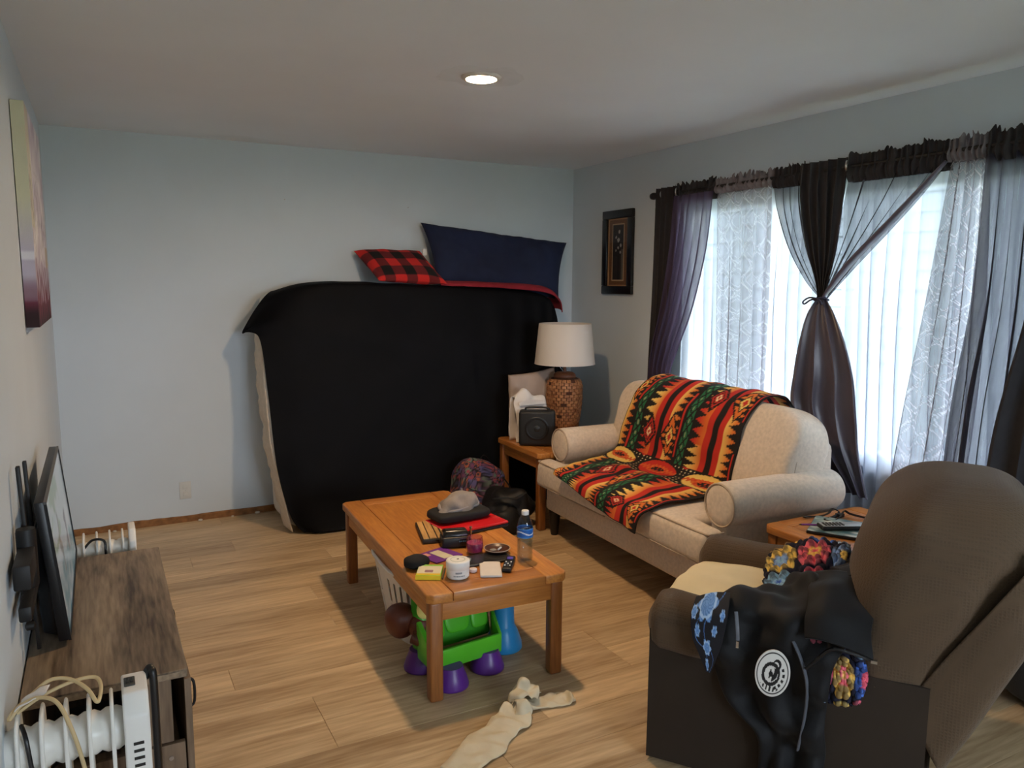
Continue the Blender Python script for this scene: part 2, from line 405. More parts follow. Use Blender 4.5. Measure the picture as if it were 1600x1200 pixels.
    # small nails left in the back wall
    for i, (x, z) in enumerate([(1.13, 2.09), (1.99, 2.08)]):
        tag(obj('nail', MB().lathe([(.0015, -.02), (.004, -.02), (.004, -.018), (.0015, -.018), (.0015, 0)], 8, axis='y'), M_chrome, loc=(x, YB, z)),
            ['left of two small nails in the back wall', 'right of two small nails in the back wall, above the plaid pillow'][i], 'nail', 'nails in the back wall')
    # recessed ceiling light
    t = thing('ceiling_light', 'round recessed ceiling light glowing warm above the coffee table', 'light', (1.527, 3.16, H))
    obj('trim_ring', MB().lathe([(.066, -.002), (.066, -.012), (.072, -.014), (.086, -.006), (.088, 0), (.066, 0)], 40, cap=False), mat('light_trim', 'd8d5cf', .5, .02), t, smooth=True)
    obj('lens', MB().lathe([(.0, -.009), (.04, -.009), (.0655, -.006), (.0655, -.001), (0, -.001)], 40), emis('warm_lamp_glow', 'ffd7a8', LAMP), t, smooth=True)
    # uneven plaster patch around the light
    pm = mat('patched_ceiling_plaster', 'dfe5ea', .9, .03, 14, .4, 50)
    pts = [(.19*(1+.18*noise.noise(Vector((math.cos(a)*2, math.sin(a)*2, 3))))*math.cos(a), .17*(1+.3*noise.noise(Vector((math.cos(a)*2, math.sin(a)*2, 7))))*math.sin(a)) for a in [i*math.pi/24 for i in range(48)]]
    mb = MB(); k = len(pts)
    mb.v = [(x, y, -.0004) for x, y in pts]+[(x*.93, y*.93, -.0022) for x, y in pts]+[(x*.5, y*.5, -.0022) for x, y in pts]
    for i in range(k):
        j = (i+1) % k; mb.f += [(i, j, k+j, k+i), (k+i, k+j, 2*k+j, 2*k+i)]
    obj('plaster_patch', mb, pm, t)
build_room()

# ------------------------------------------------------------------ oak tables
def oak_table(name, label, cat, loc, rz, W, L, T, leg=.052, apron=.075, panel=.10):
    """W along local x, L along local y, T height; framed top with mitred rails, aprons and four square legs"""
    t = thing(name, label, cat, loc, rz, 'matching oak tables'); a, b = W/2, L/2; th = .036
    # top: four rails around a field panel, thin joints between them
    g = .0012; p = panel
    def prism(pts, z0, z1):
        k = len(pts); mb = MB(); mb.v = [(x, y, z0) for x, y in pts]+[(x, y, z1) for x, y in pts]
        mb.f = [tuple(reversed(range(k))), tuple(range(k, 2*k))]+[(i, (i+1) % k, k+(i+1) % k, k+i) for i in range(k)]; return mb
    c = .022
    for sx in (-1, 1):      # long rails
        pts = [(sx*a, -b+c), (sx*a, b-c), (sx*(a-c), b), (sx*(a-p), b), (sx*(a-p), -b), (sx*(a-c), -b)]
        obj('top_rail', prism(pts if sx < 0 else pts[::-1], T-th, T), M_oak, t, bevel=.006, segs=3)
    for sy in (-1, 1):      # end rails
        obj('top_rail', MB().box(-a+p+g, a-p-g, min(sy*(b-p), sy*b), max(sy*(b-p), sy*b), T-th, T), M_oakx, t, bevel=.004, segs=2)
    obj('top_panel', MB().box(-a+p+g, a-p-g, -b+p+g, b-p-g, T-th, T-.0012), M_oak, t, bevel=.002, segs=1)
    ins = .014
    for sx in (-1, 1):
        for sy in (-1, 1):
            x0, y0 = sx*(a-ins), sy*(b-ins)
            lg = MB().box(min(x0, x0-sx*leg), max(x0, x0-sx*leg), min(y0, y0-sy*leg), max(y0, y0-sy*leg), 0, T-th)
            obj('leg', lg, M_oakz, t, bevel=.009, segs=3)
    za, zb = T-th-apron, T-th-.0005
    for sx in (-1, 1):
        x0 = sx*(a-ins-.008); obj('apron', MB().box(min(x0, x0-sx*.02), max(x0, x0-sx*.02), -b+ins+leg-.004, b-ins-leg+.004, za, zb), M_oak, t, bevel=.003)
    for sy in (-1, 1):
        y0 = sy*(b-ins-.008); ap = obj('apron', MB().box(-a+ins+leg-.004, a-ins-leg+.004, min(y0, y0-sy*.02), max(y0, y0-sy*.02), za, zb), M_oakx, t, bevel=.003)
        obj('bead', MB().box(-a+ins+leg, a-ins-leg, y0-.003, y0+.003, zb-.012, zb-.001), M_oakx, ap, bevel=.002)
    return t
TT = .425
oak_table('coffee_table', 'long golden oak coffee table in the middle of the room', 'table', (1.322, 3.175, 0), -.045, .585, 1.345, TT)
oak_table('end_table', 'oak end table carrying the woven table lamp in the corner', 'table', (2.675, 4.38, 0), -.02, .60, .60, .5, apron=.07, panel=.085)
oak_table('end_table', 'oak end table between the loveseat and the brown recliner', 'table', (2.868, 2.135, 0), .0, .62, .57, .5, apron=.09, panel=.085)

# ------------------------------------------------------------------ loveseat
def prism(pts, z0, z1):
    k = len(pts); mb = MB(); mb.v = [(x, y, z0) for x, y in pts]+[(x, y, z1) for x, y in pts]
    mb.f = [tuple(reversed(range(k))), tuple(range(k, 2*k))]+[(i, (i+1) % k, k+(i+1) % k, k+i) for i in range(k)]; return mb
def build_loveseat():
    t = thing('loveseat', 'beige two-seat loveseat with rolled arms under the window', 'sofa', (2.82, 3.265, 0), -.03)
    obj('base', MB().box(-.435, .34, -.79, .79, .15, .30), M_sofa, t, bevel=.025, segs=3)
    ft = mat('dark_stained_foot', '1d1713', .5, .1)
    for sx, sy in ((-.40, .73), (-.40, -.73), (.29, .73), (.29, -.73)):
        obj('leg', MB().lathe([(.022, 0), (.026, .02), (.036, .152)], 12, (sx, sy, 0)), ft, t, smooth=True)
    obj('back_frame', MB().box(.20, .35, -.72, .72, .30, .80), M_sofa, t, bevel=.05, segs=4)
    for s in (1, -1):
        pts = [(-.50, .006*s), (.10, .006*s), (.10, .615*s), (-.385, .615*s), (-.385, .79*s), (-.50, .79*s)]
        mb = prism(pts if s < 0 else pts[::-1], .305, .475)
        o = obj('seat_cushion', mb, M_sofa, t, bevel=.04, segs=5)
        # soft crown on the cushion top, welted edge lines
        for v in o.data.vertices:
            x, y, z = v.co
            if z > .40:
                v.co.z += .022*max(0, 1-((x+.2)/.32)**2)*max(0, 1-((abs(y)-.32)/.34)**2)
            v.co.z += .006*noise.noise(Vector((x*5, y*5+s*3, z*5)))
            if x < -.45: v.co.x += .010*noise.noise(Vector((y*7, z*7, s)))-.012*math.sin((z-.305)/.17*math.pi)
        zz = .462
        ln = [(-.492, .03*s, zz), (-.497, .25*s, zz), (-.497, .55*s, zz), (-.492, .762*s, zz), (-.47, .786*s, zz), (-.40, .786*s, zz)]
        obj('welt', MB().tube(path(ln, 40), .005, 6), M_pipe, o, smooth=True)
        ln = [(p[0]-.002, p[1], .322) for p in ln]
        obj('welt', MB().tube(path(ln, 40), .005, 6), M_pipe, o, smooth=True)
    for s in (1, -1):
        R = Matrix.Rotation(math.radians(13), 3, 'Y')
        def mod(p):
            k = 1+.10*(p.z/.26)
            p.y *= 1+.03*(p.z > 0); p.x += .018*noise.noise(Vector((p.y*6+s*5, p.z*6, 1))); p.z += .02*noise.noise(Vector((p.y*4, 2, s*4)))
            p.x *= 1.0-.25*max(0, p.z)/.26; return p
        o = obj('back_cushion', MB().sell((.155, s*.362, .705), (.30, .735, .50), .42, .26, 60, 30, R, mod), M_sofa, t, smooth='all')
        ring = []
        for i in range(60):
            a = 2*math.pi*i/60; pw = lambda x, e: math.copysign(abs(x)**e, x)
            q = Vector((-.075, .364*pw(math.cos(a), .26), .224*pw(math.sin(a), .42))); ring.append(Vector((.155, s*.362, .705))+R@q)
        obj('welt', MB().tube(ring+[ring[0]], .005, 6, cap=False), M_pipe, o, smooth=True)
    for s in (1, -1):
        a = MB()
        prof = []                       # rolled arm section in y-z, swept along x
        cy, cz, r = s*.722, .567, .103
        for i in range(28):
            an = math.radians(-60+300*i/27); prof.append((cy+s*r*math.cos(an), cz+r*math.sin(an)))
        prof = [(cy+s*.055, .17)]+prof+[(cy-s*.07, .17)]
        xs = [-.372, -.365, -.34, 0, .2, .30, .32]; sc_ = [.93, .985, 1, 1, 1, .98, .9]
        for x, q in zip(xs, sc_):
            for (yy, z) in prof: a.v.append((x, cy+(yy-cy)*q, cz+(z-cz)*q if z > .3 else z))
        k = len(prof)
        for i in range(len(xs)-1):
            for j in range(k): a.f.append((i*k+j, i*k+(j+1) % k, (i+1)*k+(j+1) % k, (i+1)*k+j))
        a.f.append(tuple(range(k))); a.f.append(tuple((len(xs)-1)*k+j for j in range(k)))
        o = obj('arm', a, M_sofa, t, smooth=True)
        ring = [(-.374, cy+.097*math.cos(q), cz+.097*math.sin(q)) for q in [2*math.pi*i/40 for i in range(41)]]
        obj('welt', MB().tube(ring, .005, 6, cap=False), M_pipe, o, smooth=True)
        obj('front_disc', MB().lathe([(0, -.379), (.06, -.378), (.088, -.375), (.093, -.37)], 36, (0, cy, cz), axis='x'), M_sofa, o, smooth=True)
build_loveseat()

RED, ORG, YEL, GRN, BLK, CRM = lin('c02a1c'), lin('d9722a'), lin('e8c56a'), lin('1f6a43'), lin('15100f'), lin('ead9a8')
def tribal(u, v):
    """striped blanket with spiked colour bands, diamonds, medallions and green chains along its length"""
    if u < .012 or u > .988 or v < .008 or v > .992: return BLK
    uu = u*2.35+.10; t = frac(uu); k = int(uu)
    def spikes(s_, a, b, n, ph=0.):
        tip = abs(frac(v*n+ph)-.5)*2
        if (s_-.22)/.78 > tip*.95+.03: return BLK
        return mixc(a, b, min(1, s_*1.5))
    if abs(v-.44) < .075:                               # row of large medallions across the blanket
        q = frac(u*2.7+.2)-.5; d = (v-.44)/.075; r = math.hypot(q*2.1, d*.95)
        jag = .5+.5*math.sin(q*70)*math.sin(d*9)
        if r < .30 and jag > .25: return BLK
        if r < .5: return mixc(RED, ORG, jag)
        if r < .86: return (YEL if int(u*2.7+.2) % 2 == 0 else RED) if abs(d)+abs(q)*.8 > .25+.4*jag else mixc(ORG, RED, .5)
        if r < .98: return BLK
        return CRM if (frac(u*34) < .28 and frac(v*52) < .34) else (BLK if r < 1.3 else RED)
    m = frac(v*3.1+.5*(k % 2)+.12)                      # diamonds that cut the bands
    if t < .04: return BLK
    if t < .36:
        q = (t-.20)/.16; d = (m-.5)/.24; r = abs(q)*.9+abs(d)
        if r < 1.0:
            if .84 < r: return BLK
            if r < .22: return RED
            if r < .40: return YEL
            if r < .52: return BLK
            return ORG if frac(v*44) > .4 or abs(q) < .3 else BLK
        s_ = (t-.04)/.32
        return RED if s_ < .26 else spikes((s_-.26)/.74, YEL, ORG, 36)
    if t < .40: return RED if m > .3 else BLK
    if t < .43: return BLK
    if t < .57:                                         # green chain
        q = abs((t-.5)/.07); z = abs(frac(v*24)-.5)*2
        if q > .9: return BLK
        return BLK if abs(q-z*.8) < .2 else (mixc(GRN, CRM, .35) if q < .14 and z > .7 else GRN)
    if t < .60: return BLK
    if t < .94:
        q = (t-.77)/.17; d = (frac(m+.5)-.5)/.22; r = abs(q)*.95+abs(d)
        if r < .9:
            if r > .76: return BLK
            return RED if frac(r*4) < .55 else (BLK if r > .3 else CRM)
        s_ = (t-.60)/.34
        return RED if s_ > .74 else spikes(1-s_/.74, ORG, RED if m > .5 else YEL, 32, .3)
    return BLK
def build_throw():
    rows = [[(2.270, 3.73, .462), (2.258, 3.48, .425), (2.252, 3.18, .375), (2.250, 2.93, .350)],
            [(2.285, 3.735, .482), (2.268, 3.47, .468), (2.262, 3.17, .455), (2.262, 2.91, .445)],
            [(2.33, 3.73, .497), (2.33, 3.45, .497), (2.33, 3.15, .497), (2.33, 2.87, .495)],
            [(2.54, 3.79, .517), (2.52, 3.48, .515), (2.52, 3.17, .518), (2.54, 2.87, .510)],
            [(2.72, 3.84, .520), (2.69, 3.52, .512), (2.69, 3.19, .512), (2.68, 2.86, .505)],
            [(2.795, 3.86, .56), (2.772, 3.52, .555), (2.775, 3.20, .55), (2.775, 2.86, .55)],
            [(2.815, 3.83, .70), (2.80, 3.50, .69), (2.80, 3.18, .69), (2.80, 2.85, .69)],
            [(2.85, 3.79, .86), (2.835, 3.47, .87), (2.835, 3.15, .87), (2.84, 2.84, .86)],
            [(2.94, 3.75, .972), (2.94, 3.44, .980), (2.94, 3.13, .980), (2.94, 2.82, .975)],
            [(3.06, 3.73, .998), (3.06, 3.42, .998), (3.06, 3.11, .998), (3.06, 2.80, .99)],
            [(3.17, 3.72, .93), (3.17, 3.41, .925), (3.17, 3.10, .92), (3.17, 2.80, .91)]]
    mb = loft(rows, 150, 260, tribal, wr=.014, ws=9, seed=3, wfn=lambda u, v: .006*math.sin(u*22+v*5)*max(0, 1-abs(v-.2)*3))
    tag(obj('throw_blanket', mb, vcol('woven_tribal_wool', .9, .3, 500), smooth='all', solid=.006),
        'red, black, yellow and green patterned blanket spread over the beige loveseat', 'blanket')
build_throw()

# ------------------------------------------------------------------ recliner and what lies on it
RZ, RC = math.radians(34), (2.103, 1.751, 0)
def waffle():
    m, t, b = nt('brown_waffle_slipcover')
    tc = N(t, 'ShaderNodeTexCoord'); vo = N(t, 'ShaderNodeTexVoronoi', distance='CHEBYCHEV'); vo.inputs['Scale'].default_value = 110; vo.inputs['Randomness'].default_value = .05
    t.links.new(tc.outputs['Object'], vo.inputs['Vector'])
    nz = N(t, 'ShaderNodeTexNoise'); nz.inputs['Scale'].default_value = 4; t.links.new(tc.outputs['Object'], nz.inputs['Vector'])
    mx = N(t, 'ShaderNodeMix', data_type='RGBA'); t.links.new(nz.outputs['Fac'], mx.inputs[0])
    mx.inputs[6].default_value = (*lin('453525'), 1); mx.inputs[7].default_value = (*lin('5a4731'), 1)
    dk = N(t, 'ShaderNodeMix', data_type='RGBA', blend_type='MULTIPLY'); dk.inputs[0].default_value = .35
    rp = N(t, 'ShaderNodeMapRange'); rp.inputs['From Max'].default_value = .55; rp.inputs['To Min'].default_value = .6; rp.inputs['To Max'].default_value = 1.3
    t.links.new(vo.outputs['Distance'], rp.inputs[0]); t.links.new(mx.outputs[2], dk.inputs[6]); t.links.new(rp.outputs[0], dk.inputs[7])
    t.links.new(dk.outputs[2], b.inputs['Base Color']); b.inputs['Roughness'].default_value = .85; b.inputs['Sheen Weight'].default_value = .1
    bp = N(t, 'ShaderNodeBump'); bp.inputs['Strength'].default_value = .6; bp.inputs['Distance'].default_value = .003
    t.links.new(vo.outputs['Distance'], bp.inputs['Height']); t.links.new(bp.outputs[0], b.inputs['Normal']); return m
M_rec = waffle()
M_rec_shade = mat('shaded_brown_slipcover', '2c2116', .9, .12, 5, .2, 300)  # darker copy of the slipcover brown, side shade put into the colour
def sect(mb, secs, n=40, e=.5):
    """closed body lofted through superellipse sections (cx, cy, z, half-width x, half-depth y, tilt)"""
    k0 = len(mb.v); pw = lambda x, q: math.copysign(abs(x)**q, x)
    for (cx, cy, z, a, b, tl) in secs:
        for j in range(n):
            th = 2*math.pi*j/n; y = b*pw(math.sin(th), e)
            mb.v.append((cx+a*pw(math.cos(th), e), cy+y, z+y*tl))
    for i in range(len(secs)-1):
        for j in range(n): mb.f.append((k0+i*n+j, k0+i*n+(j+1) % n, k0+(i+1)*n+(j+1) % n, k0+(i+1)*n+j))
    mb.f.append(tuple(k0+j for j in reversed(range(n)))); mb.f.append(tuple(k0+(len(secs)-1)*n+j for j in range(n)))
    return mb
def smoothsecs(secs, m):
    v = [Vector(s) if len(s) == 4 else s for s in secs]
    out = []; pts = [np.array(s, float) for s in secs]
    for i in range(m+1): out.append(tuple(spl(pts, i/m)))
    return out
def build_recliner():
    t = thing('recliner', 'brown slipcovered recliner in the near right foreground', 'armchair', RC, RZ)
    obj('base', MB().box(-.25, .25, -.34, .42, .02, .36), M_rec_shade, t, bevel=.03, segs=3)
    for s in (-1, 1):
        # side panel bulges a little, arm is a fat roll on top
        mb = MB()
        def fn(u, v):
            y = .445-.80*u; z = .012+.44*v
            return (s*(.405+.012*math.sin(math.pi*v)*math.sin(math.pi*u)+.004*noise.noise(Vector((y*5, z*5, s)))), y, z)
        mb.grid(16, 10, fn)
        def fi(u, v):
            y = .445-.80*u; z = .012+.44*v; return (s*.245, y, z)
        mb.grid(16, 10, fi)
        k = 17*11
        for i in range(10):
            for j0 in (0, 16):
                a = i*17+j0; mb.f.append((a, a+17, k+a+17, k+a))
        for j in range(16):
            for i0 in (0, 10):
                a = i0*17+j; mb.f.append((a, a+1, k+a+1, k+a))
        obj('side_panel', mb, M_rec_shade, t, smooth=True)
        secs = []
        for i in range(25):
            u = i/24; y = .465-.66*u
            r = 1.0 if .08 < u < .92 else math.sqrt(max(.02, 1-((.08-u)/.085)**2 if u < .08 else 1-((u-.92)/.085)**2))
            secs.append((y, r, .455-.012*u+.008*noise.noise(Vector((y*6, s*4, 0)))))
        ar = MB(); n = 30
        for y, r, cz in secs:
            for j in range(n):
                th = 2*math.pi*j/n; pw = lambda x, q: math.copysign(abs(x)**q, x)
                ar.v.append((s*.325+.098*r*pw(math.cos(th), .8), y, cz+.098*r*pw(math.sin(th), .85)))
        for i in range(24):
            for j in range(n): ar.f.append((i*n+j, i*n+(j+1) % n, (i+1)*n+(j+1) % n, (i+1)*n+j))
        ar.f.append(tuple(range(n))); ar.f.append(tuple(24*n+j for j in range(n)))
        obj('arm', ar, M_rec, t, smooth='all')
    obj('footrest_panel', MB().sell((0, .435, .22), (.47, .07, .36), .35, .35, 32, 14), M_rec, t, smooth='all')
    obj('seat_cushion', MB().sell((0, .12, .39), (.50, .68, .17), .5, .3, 40, 16), M_rec, t, smooth='all')
    secs = smoothsecs([(0, -.25, .29, .385, .13, .0), (0, -.265, .44, .402, .175, .05), (0, -.30, .60, .398, .20, .08), (0, -.355, .74, .392, .222, .1),
                       (0, -.395, .84, .375, .222, .12), (0, -.42, .91, .335, .195, .1), (0, -.43, .955, .26, .15, .06), (0, -.435, .982, .15, .085, .03), (0, -.435, .988, .03, .02, .0)], 36)
    bk = obj('backrest', sect(MB(), secs, 56, .62), M_rec, t, smooth='all')
    for v in bk.data.vertices:
        p = v.co; v.co += Vector((0, 1, 0))*.016*noise.noise(p*5)+Vector((math.copysign(.012, p.x), 0, 0))*noise.noise(p*7+Vector((3, 0, 0)))
    # padded head roll above a crease that runs round the side
    for v in bk.data.vertices:
        x, y, z = v.co; zc = .80+.25*(y+.40); d = z-zc
        if y < -.28 and z > .5: v.co.x += math.copysign(-.016*math.exp(-(d/.012)**2)+.012*math.exp(-((d-.05)/.035)**2)+.004*math.sin(y*90)*math.exp(-((d+.05)/.05)**2), x)
    # rear slipcover flap with an open slit along the side
    rows = [[(-.392, -.300, .385), (-.396, -.395, .56), (-.400, -.490, .72), (-.385, -.585, .87)],
            [(-.400, -.340, .31), (-.408, -.44, .49), (-.408, -.540, .68), (-.370, -.615, .86)],
            [(-.385, -.395, .21), (-.385, -.49, .42), (-.380, -.585, .64), (-.32, -.635, .85)],
            [(-.20, -.42, .19), (-.20, -.53, .42), (-.20, -.61, .64), (-.19, -.65, .86)],
            [(.0, -.42, .19), (.0, -.53, .42), (.0, -.615, .64), (.0, -.655, .87)],
            [(.20, -.42, .19), (.20, -.53, .42), (.20, -.61, .64), (.19, -.65, .86)],
            [(.385, -.395, .21), (.385, -.49, .42), (.380, -.585, .64), (.32, -.635, .85)],
            [(.392, -.30, .30), (.396, -.40, .48), (.400, -.50, .68), (.37, -.60, .86)]]
    obj('back_flap', loft(rows, 30, 60, wr=.003, ws=5, wdir=(0, 1, 0)), M_rec, t, smooth='all', solid=.006)
    obj('rear_base', MB().box(-.36, .36, -.37, -.30, .02, .34), M_rec_shade, t, bevel=.02)
build_recliner()
def on_rec(name, mb, m, label, cat, **kw):
    o = obj(name, mb, m, loc=RC, rot=(0, 0, RZ), **kw); return tag(o, label, cat)
def build_on_recliner():
    cream = mat('cream_cotton', 'e2d3ae', .9, .08, 5, .2, 300)
    rows = [[(-.235, .455, .40), (-.08, .475, .405), (.08, .475, .405), (.235, .455, .40)],
            [(-.238, .44, .462), (-.08, .46, .475), (.08, .46, .475), (.238, .44, .462)],
            [(-.238, .33, .478), (-.08, .34, .497), (.08, .34, .499), (.238, .33, .48)],
            [(-.238, .15, .478), (-.08, .16, .497), (.08, .16, .499), (.238, .15, .48)],
            [(-.235, -.02, .475), (-.08, -.02, .492), (.08, -.02, .494), (.235, -.02, .475)]]
    on_rec('seat_cover', loft(rows, 40, 40, wr=.008, ws=10), cream, 'cream cloth laid over the recliner seat', 'cloth', smooth='all', solid=.008)
    PAL = [lin(c) for c in ('86a8dc', 'f07080', 'f4d270', 'bcd4ee', '4a72cc', 'ecc062', 'e25c72', '92bcdc')]
    NAVY = lin('14152c')
    def granny(u, v):
        nx, ny = 2.6, 6.2; a, b = u*nx, v*ny; i, j = int(a), int(b); x, y = frac(a)-.5, frac(b)-.5
        r = max(abs(x), abs(y))*.6+.4*math.hypot(x, y); rng = (i*7+j*13+5) % 8
        c1, c2 = PAL[rng], PAL[(rng*3+2) % 8]
        if r > .44: return NAVY
        an = math.atan2(y, x); pet = .5+.5*math.cos(an*8+(3 if r < .22 else 0))
        if r < .10: return PAL[(rng+5) % 8]
        if r < .23: return mixc(c2, NAVY, .5 if pet < .2 else 0)
        return mixc(c1, NAVY, .7 if pet < .22 else 0)
    def bumpy(u, v):
        nx, ny = 2.6, 6.2; x, y = frac(u*nx)-.5, frac(v*ny)-.5; r = math.hypot(x, y)
        return .009*math.cos(math.atan2(y, x)*8)*min(1, r*3)+.005*math.sin(r*40)
    rows = [[(.225, .16, .50), (.225, .06, .53), (.225, -.04, .55), (.225, -.10, .57)],
            [(.16, .17, .56), (.16, .08, .615), (.16, -.02, .635), (.16, -.09, .63)],
            [(.04, .165, .565), (.04, .07, .60), (.04, -.02, .645), (.04, -.09, .64)],
            [(-.08, .15, .55), (-.08, .06, .58), (-.08, -.03, .60), (-.08, -.09, .60)],
            [(-.20, .08, .54), (-.20, .02, .56), (-.20, -.06, .575), (-.20, -.10, .58)],
            [(-.30, -.01, .565), (-.30, -.05, .57), (-.30, -.09, .575), (-.30, -.13, .57)],
            [(-.40, -.03, .545), (-.40, -.07, .545), (-.405, -.12, .54), (-.405, -.17, .53)],
            [(-.43, -.05, .47), (-.43, -.10, .47), (-.43, -.15, .465), (-.43, -.195, .46)],
            [(-.437, -.06, .37), (-.437, -.10, .365), (-.437, -.15, .37), (-.437, -.18, .385)]]
    on_rec('crochet_blanket', loft(rows, 90, 200, granny, wr=.02, ws=9, wfn=bumpy), vcol('crochet_wool', .95, .5, 260),
           'multicoloured granny-square crochet blanket bunched on the recliner', 'blanket', smooth='all', solid=.012)
    # jacket
    t = thing('jacket', 'black zip jacket with a white round patch draped over the recliner arm', 'jacket', RC, RZ)
    blk = mat('black_softshell', '0a0b0e', .7, .2, 6, .15, 300, spec=.3, sheen=.05); zipm = mat('grey_zip_tape', '50545c', .5, .1)
    rows = [[(-.16, .13, .545), (-.16, .06, .60), (-.16, -.02, .64), (-.17, -.10, .655)],
            [(-.25, .20, .575), (-.25, .09, .61), (-.25, -.03, .64), (-.25, -.13, .65)],
            [(-.345, .255, .58), (-.345, .11, .605), (-.345, -.04, .61), (-.345, -.17, .60)],
            [(-.415, .285, .555), (-.42, .13, .575), (-.425, -.03, .575), (-.43, -.15, .56)],
            [(-.435, .275, .48), (-.445, .13, .49), (-.448, .0, .49), (-.452, -.11, .48)],
            [(-.438, .235, .39), (-.445, .12, .39), (-.452, .0, .39), (-.455, -.10, .39)],
            [(-.438, .175, .29), (-.445, .09, .29), (-.452, .0, .29), (-.455, -.095, .30)],
            [(-.438, .085, .20), (-.445, .04, .20), (-.452, -.02, .20), (-.455, -.10, .21)],
            [(-.438, .085, .05), (-.445, .04, .05), (-.45, -.02, .05), (-.45, -.09, .06)]]
    obj('body', loft(rows, 80, 110, wr=.026, ws=13, seed=11, wfn=lambda u, v: .011*math.sin(u*16+v*4)*min(1, v*2)+.010*math.sin(u*11-v*19)), blk, t, smooth='all', solid=.006)
    # stand-up collar flap with its zip
    rows = [[(-.20, -.02, .655), (-.22, -.08, .685), (-.21, -.15, .68), (-.20, -.185, .655)],
            [(-.31, -.02, .645), (-.33, -.08, .668), (-.32, -.15, .655), (-.31, -.20, .63)],
            [(-.41, -.03, .615), (-.44, -.08, .635), (-.44, -.14, .62), (-.43, -.20, .59)],
            [(-.475, -.035, .555), (-.488, -.08, .565), (-.488, -.14, .558), (-.478, -.21, .535)]]
    cf = obj('collar', loft(rows, 30, 30, wr=.015, ws=11, seed=4), blk, t, smooth='all', solid=.006)
    obj('zipper', MB().tube(path([(-.482, -.21, .535), (-.494, -.14, .552), (-.492, -.10, .545), (-.485, -.065, .50), (-.482, -.04, .47)], 30), .005, 6), M_blkm, cf, smooth=True)
    obj('zip_pull', MB().box(-.489, -.477, -.222, -.206, .53, .538), M_chrome, cf)
    rows = [[(-.10, -.06, .64), (-.10, -.12, .67), (-.11, -.17, .655)], [(-.15, -.08, .665), (-.16, -.14, .69), (-.17, -.195, .665)], [(-.24, -.10, .67), (-.25, -.16, .68), (-.25, -.21, .64)]]
    obj('sleeve', loft(rows, 20, 20, wr=.02, ws=12, seed=8), blk, t, smooth='all', solid=.012)
    obj('front_zipper', MB().tube(path([(-.462, .0, .535), (-.472, -.025, .49), (-.473, -.045, .42), (-.472, -.045, .33), (-.470, -.03, .21)], 40), .0075, 6, flat=.4), zipm, t, smooth=True)
    # round patch with a black curled bird-like emblem
    def patchcol(u, v):
        x, y = 2*u-1, 2*v-1; r = math.hypot(x, y); K, Wc = lin('101113'), lin('d9d8d4')
        if r > .90: return Wc
        if r > .84: return K
        a = math.atan2(y, x)
        if math.hypot(x-.15, y-.42) < .24 and not abs(math.hypot(x-.10, y-.36)-.13) < .035: return K
        d = math.hypot(x+.08, y+.05)
        if .36 < d < .52 and not (-.6 < a < .5 and d < .40): return K
        if x > .0 and .30 < math.hypot(x+.22, y-.1) < .52 and y < .25: return K
        if .56 < math.hypot(x, y+.02) < .70 and -1.2 < a < .6 and frac(a*2.6) < .55: return K
        if d < .12 or (abs(x+.12) < .04 and -.25 < y < .15): return K
        if y < -.55 and frac(x*5) < .45 and r < .8: return K
        return Wc
    def patchpos(u, v):
        x, y = 2*u-1, 2*v-1
        q = math.hypot(x, y); m = max(abs(x), abs(y))
        if q > 1e-6: x, y = x*m/q, y*m/q
        return (-.478+.006*x, .050-.047*x-.012*y, .432+.072*y-.012*x)
    def pcol(u, v):
        x, y = 2*u-1, 2*v-1; q = math.hypot(x, y); m = max(abs(x), abs(y))
        if q > 1e-6: x, y = x*m/q, y*m/q
        return patchcol((x+1)/2, (y+1)/2)
    obj('patch', MB().grid(72, 72, patchpos, pcol), vcol('stitched_patch', .7, .1), t, smooth='all', solid=.004)
    def floral(u, v):
        K = lin('12131c'); L1, L2, L3 = lin('6f9bd6'), lin('a9c8ea'), lin('4a78b8')
        for (cx, cy, r) in ((.45, .14, .26), (.55, .60, .15), (.5, .86, .14), (.12, .22, .12), (.25, .42, .09), (.72, .40, .07), (.85, .25, .08)):
            x, y = u-cx, (v-cy)*1.2; d = math.hypot(x, y)
            if d < r*(.85+.15*math.cos(6*math.atan2(y, x))):
                q = d/r; return L2 if .62 < q < .8 else (L3 if frac(q*4+math.atan2(y, x)*2) < .35 else L1)
        if abs(math.sin(v*9+u*3)*.18+.35-u) < .012 or abs(math.sin(v*7+2)*.2+.65-u) < .010: return L3
        return K
    rows = [[(-.398, .300, .585), (-.385, .25, .604), (-.382, .20, .612)], [(-.444, .302, .545), (-.450, .25, .56), (-.455, .19, .565)],
            [(-.466, .29, .485), (-.470, .25, .485), (-.473, .20, .485)], [(-.468, .265, .43), (-.471, .243, .43), (-.472, .215, .43)], [(-.468, .245, .385), (-.47, .238, .384), (-.47, .23, .385)]]
    obj('embroidery', loft(rows, 60, 90, floral), vcol('embroidered_flowers', .8, .3), t, smooth='all', solid=.004)
    obj('pocket_zipper', MB().tube(path([(-.458, .165, .588), (-.478, .155, .545), (-.481, .152, .51)], 12), .006, 6, flat=.4), zipm, t, smooth=True)
    obj('zip_pull', MB().box(-.485, -.478, .148, .156, .488, .508), M_chrome, t)
    # dark floor cushion behind the recliner
    dk = mat('charcoal_plush', '1c1d1e', .95, .3, 30, .5, 160, sheen=.1)
    mb = MB().sell((3.12, 1.32, .19), (.46, .66, .38), .55, .5, 36, 18, None, lambda p: p*(1+.05*noise.noise(p*8)))
    tag(obj('floor_cushion', mb, dk, smooth='all'), 'dark charcoal plush cushion on the floor behind the recliner', 'cushion')
build_on_recliner()

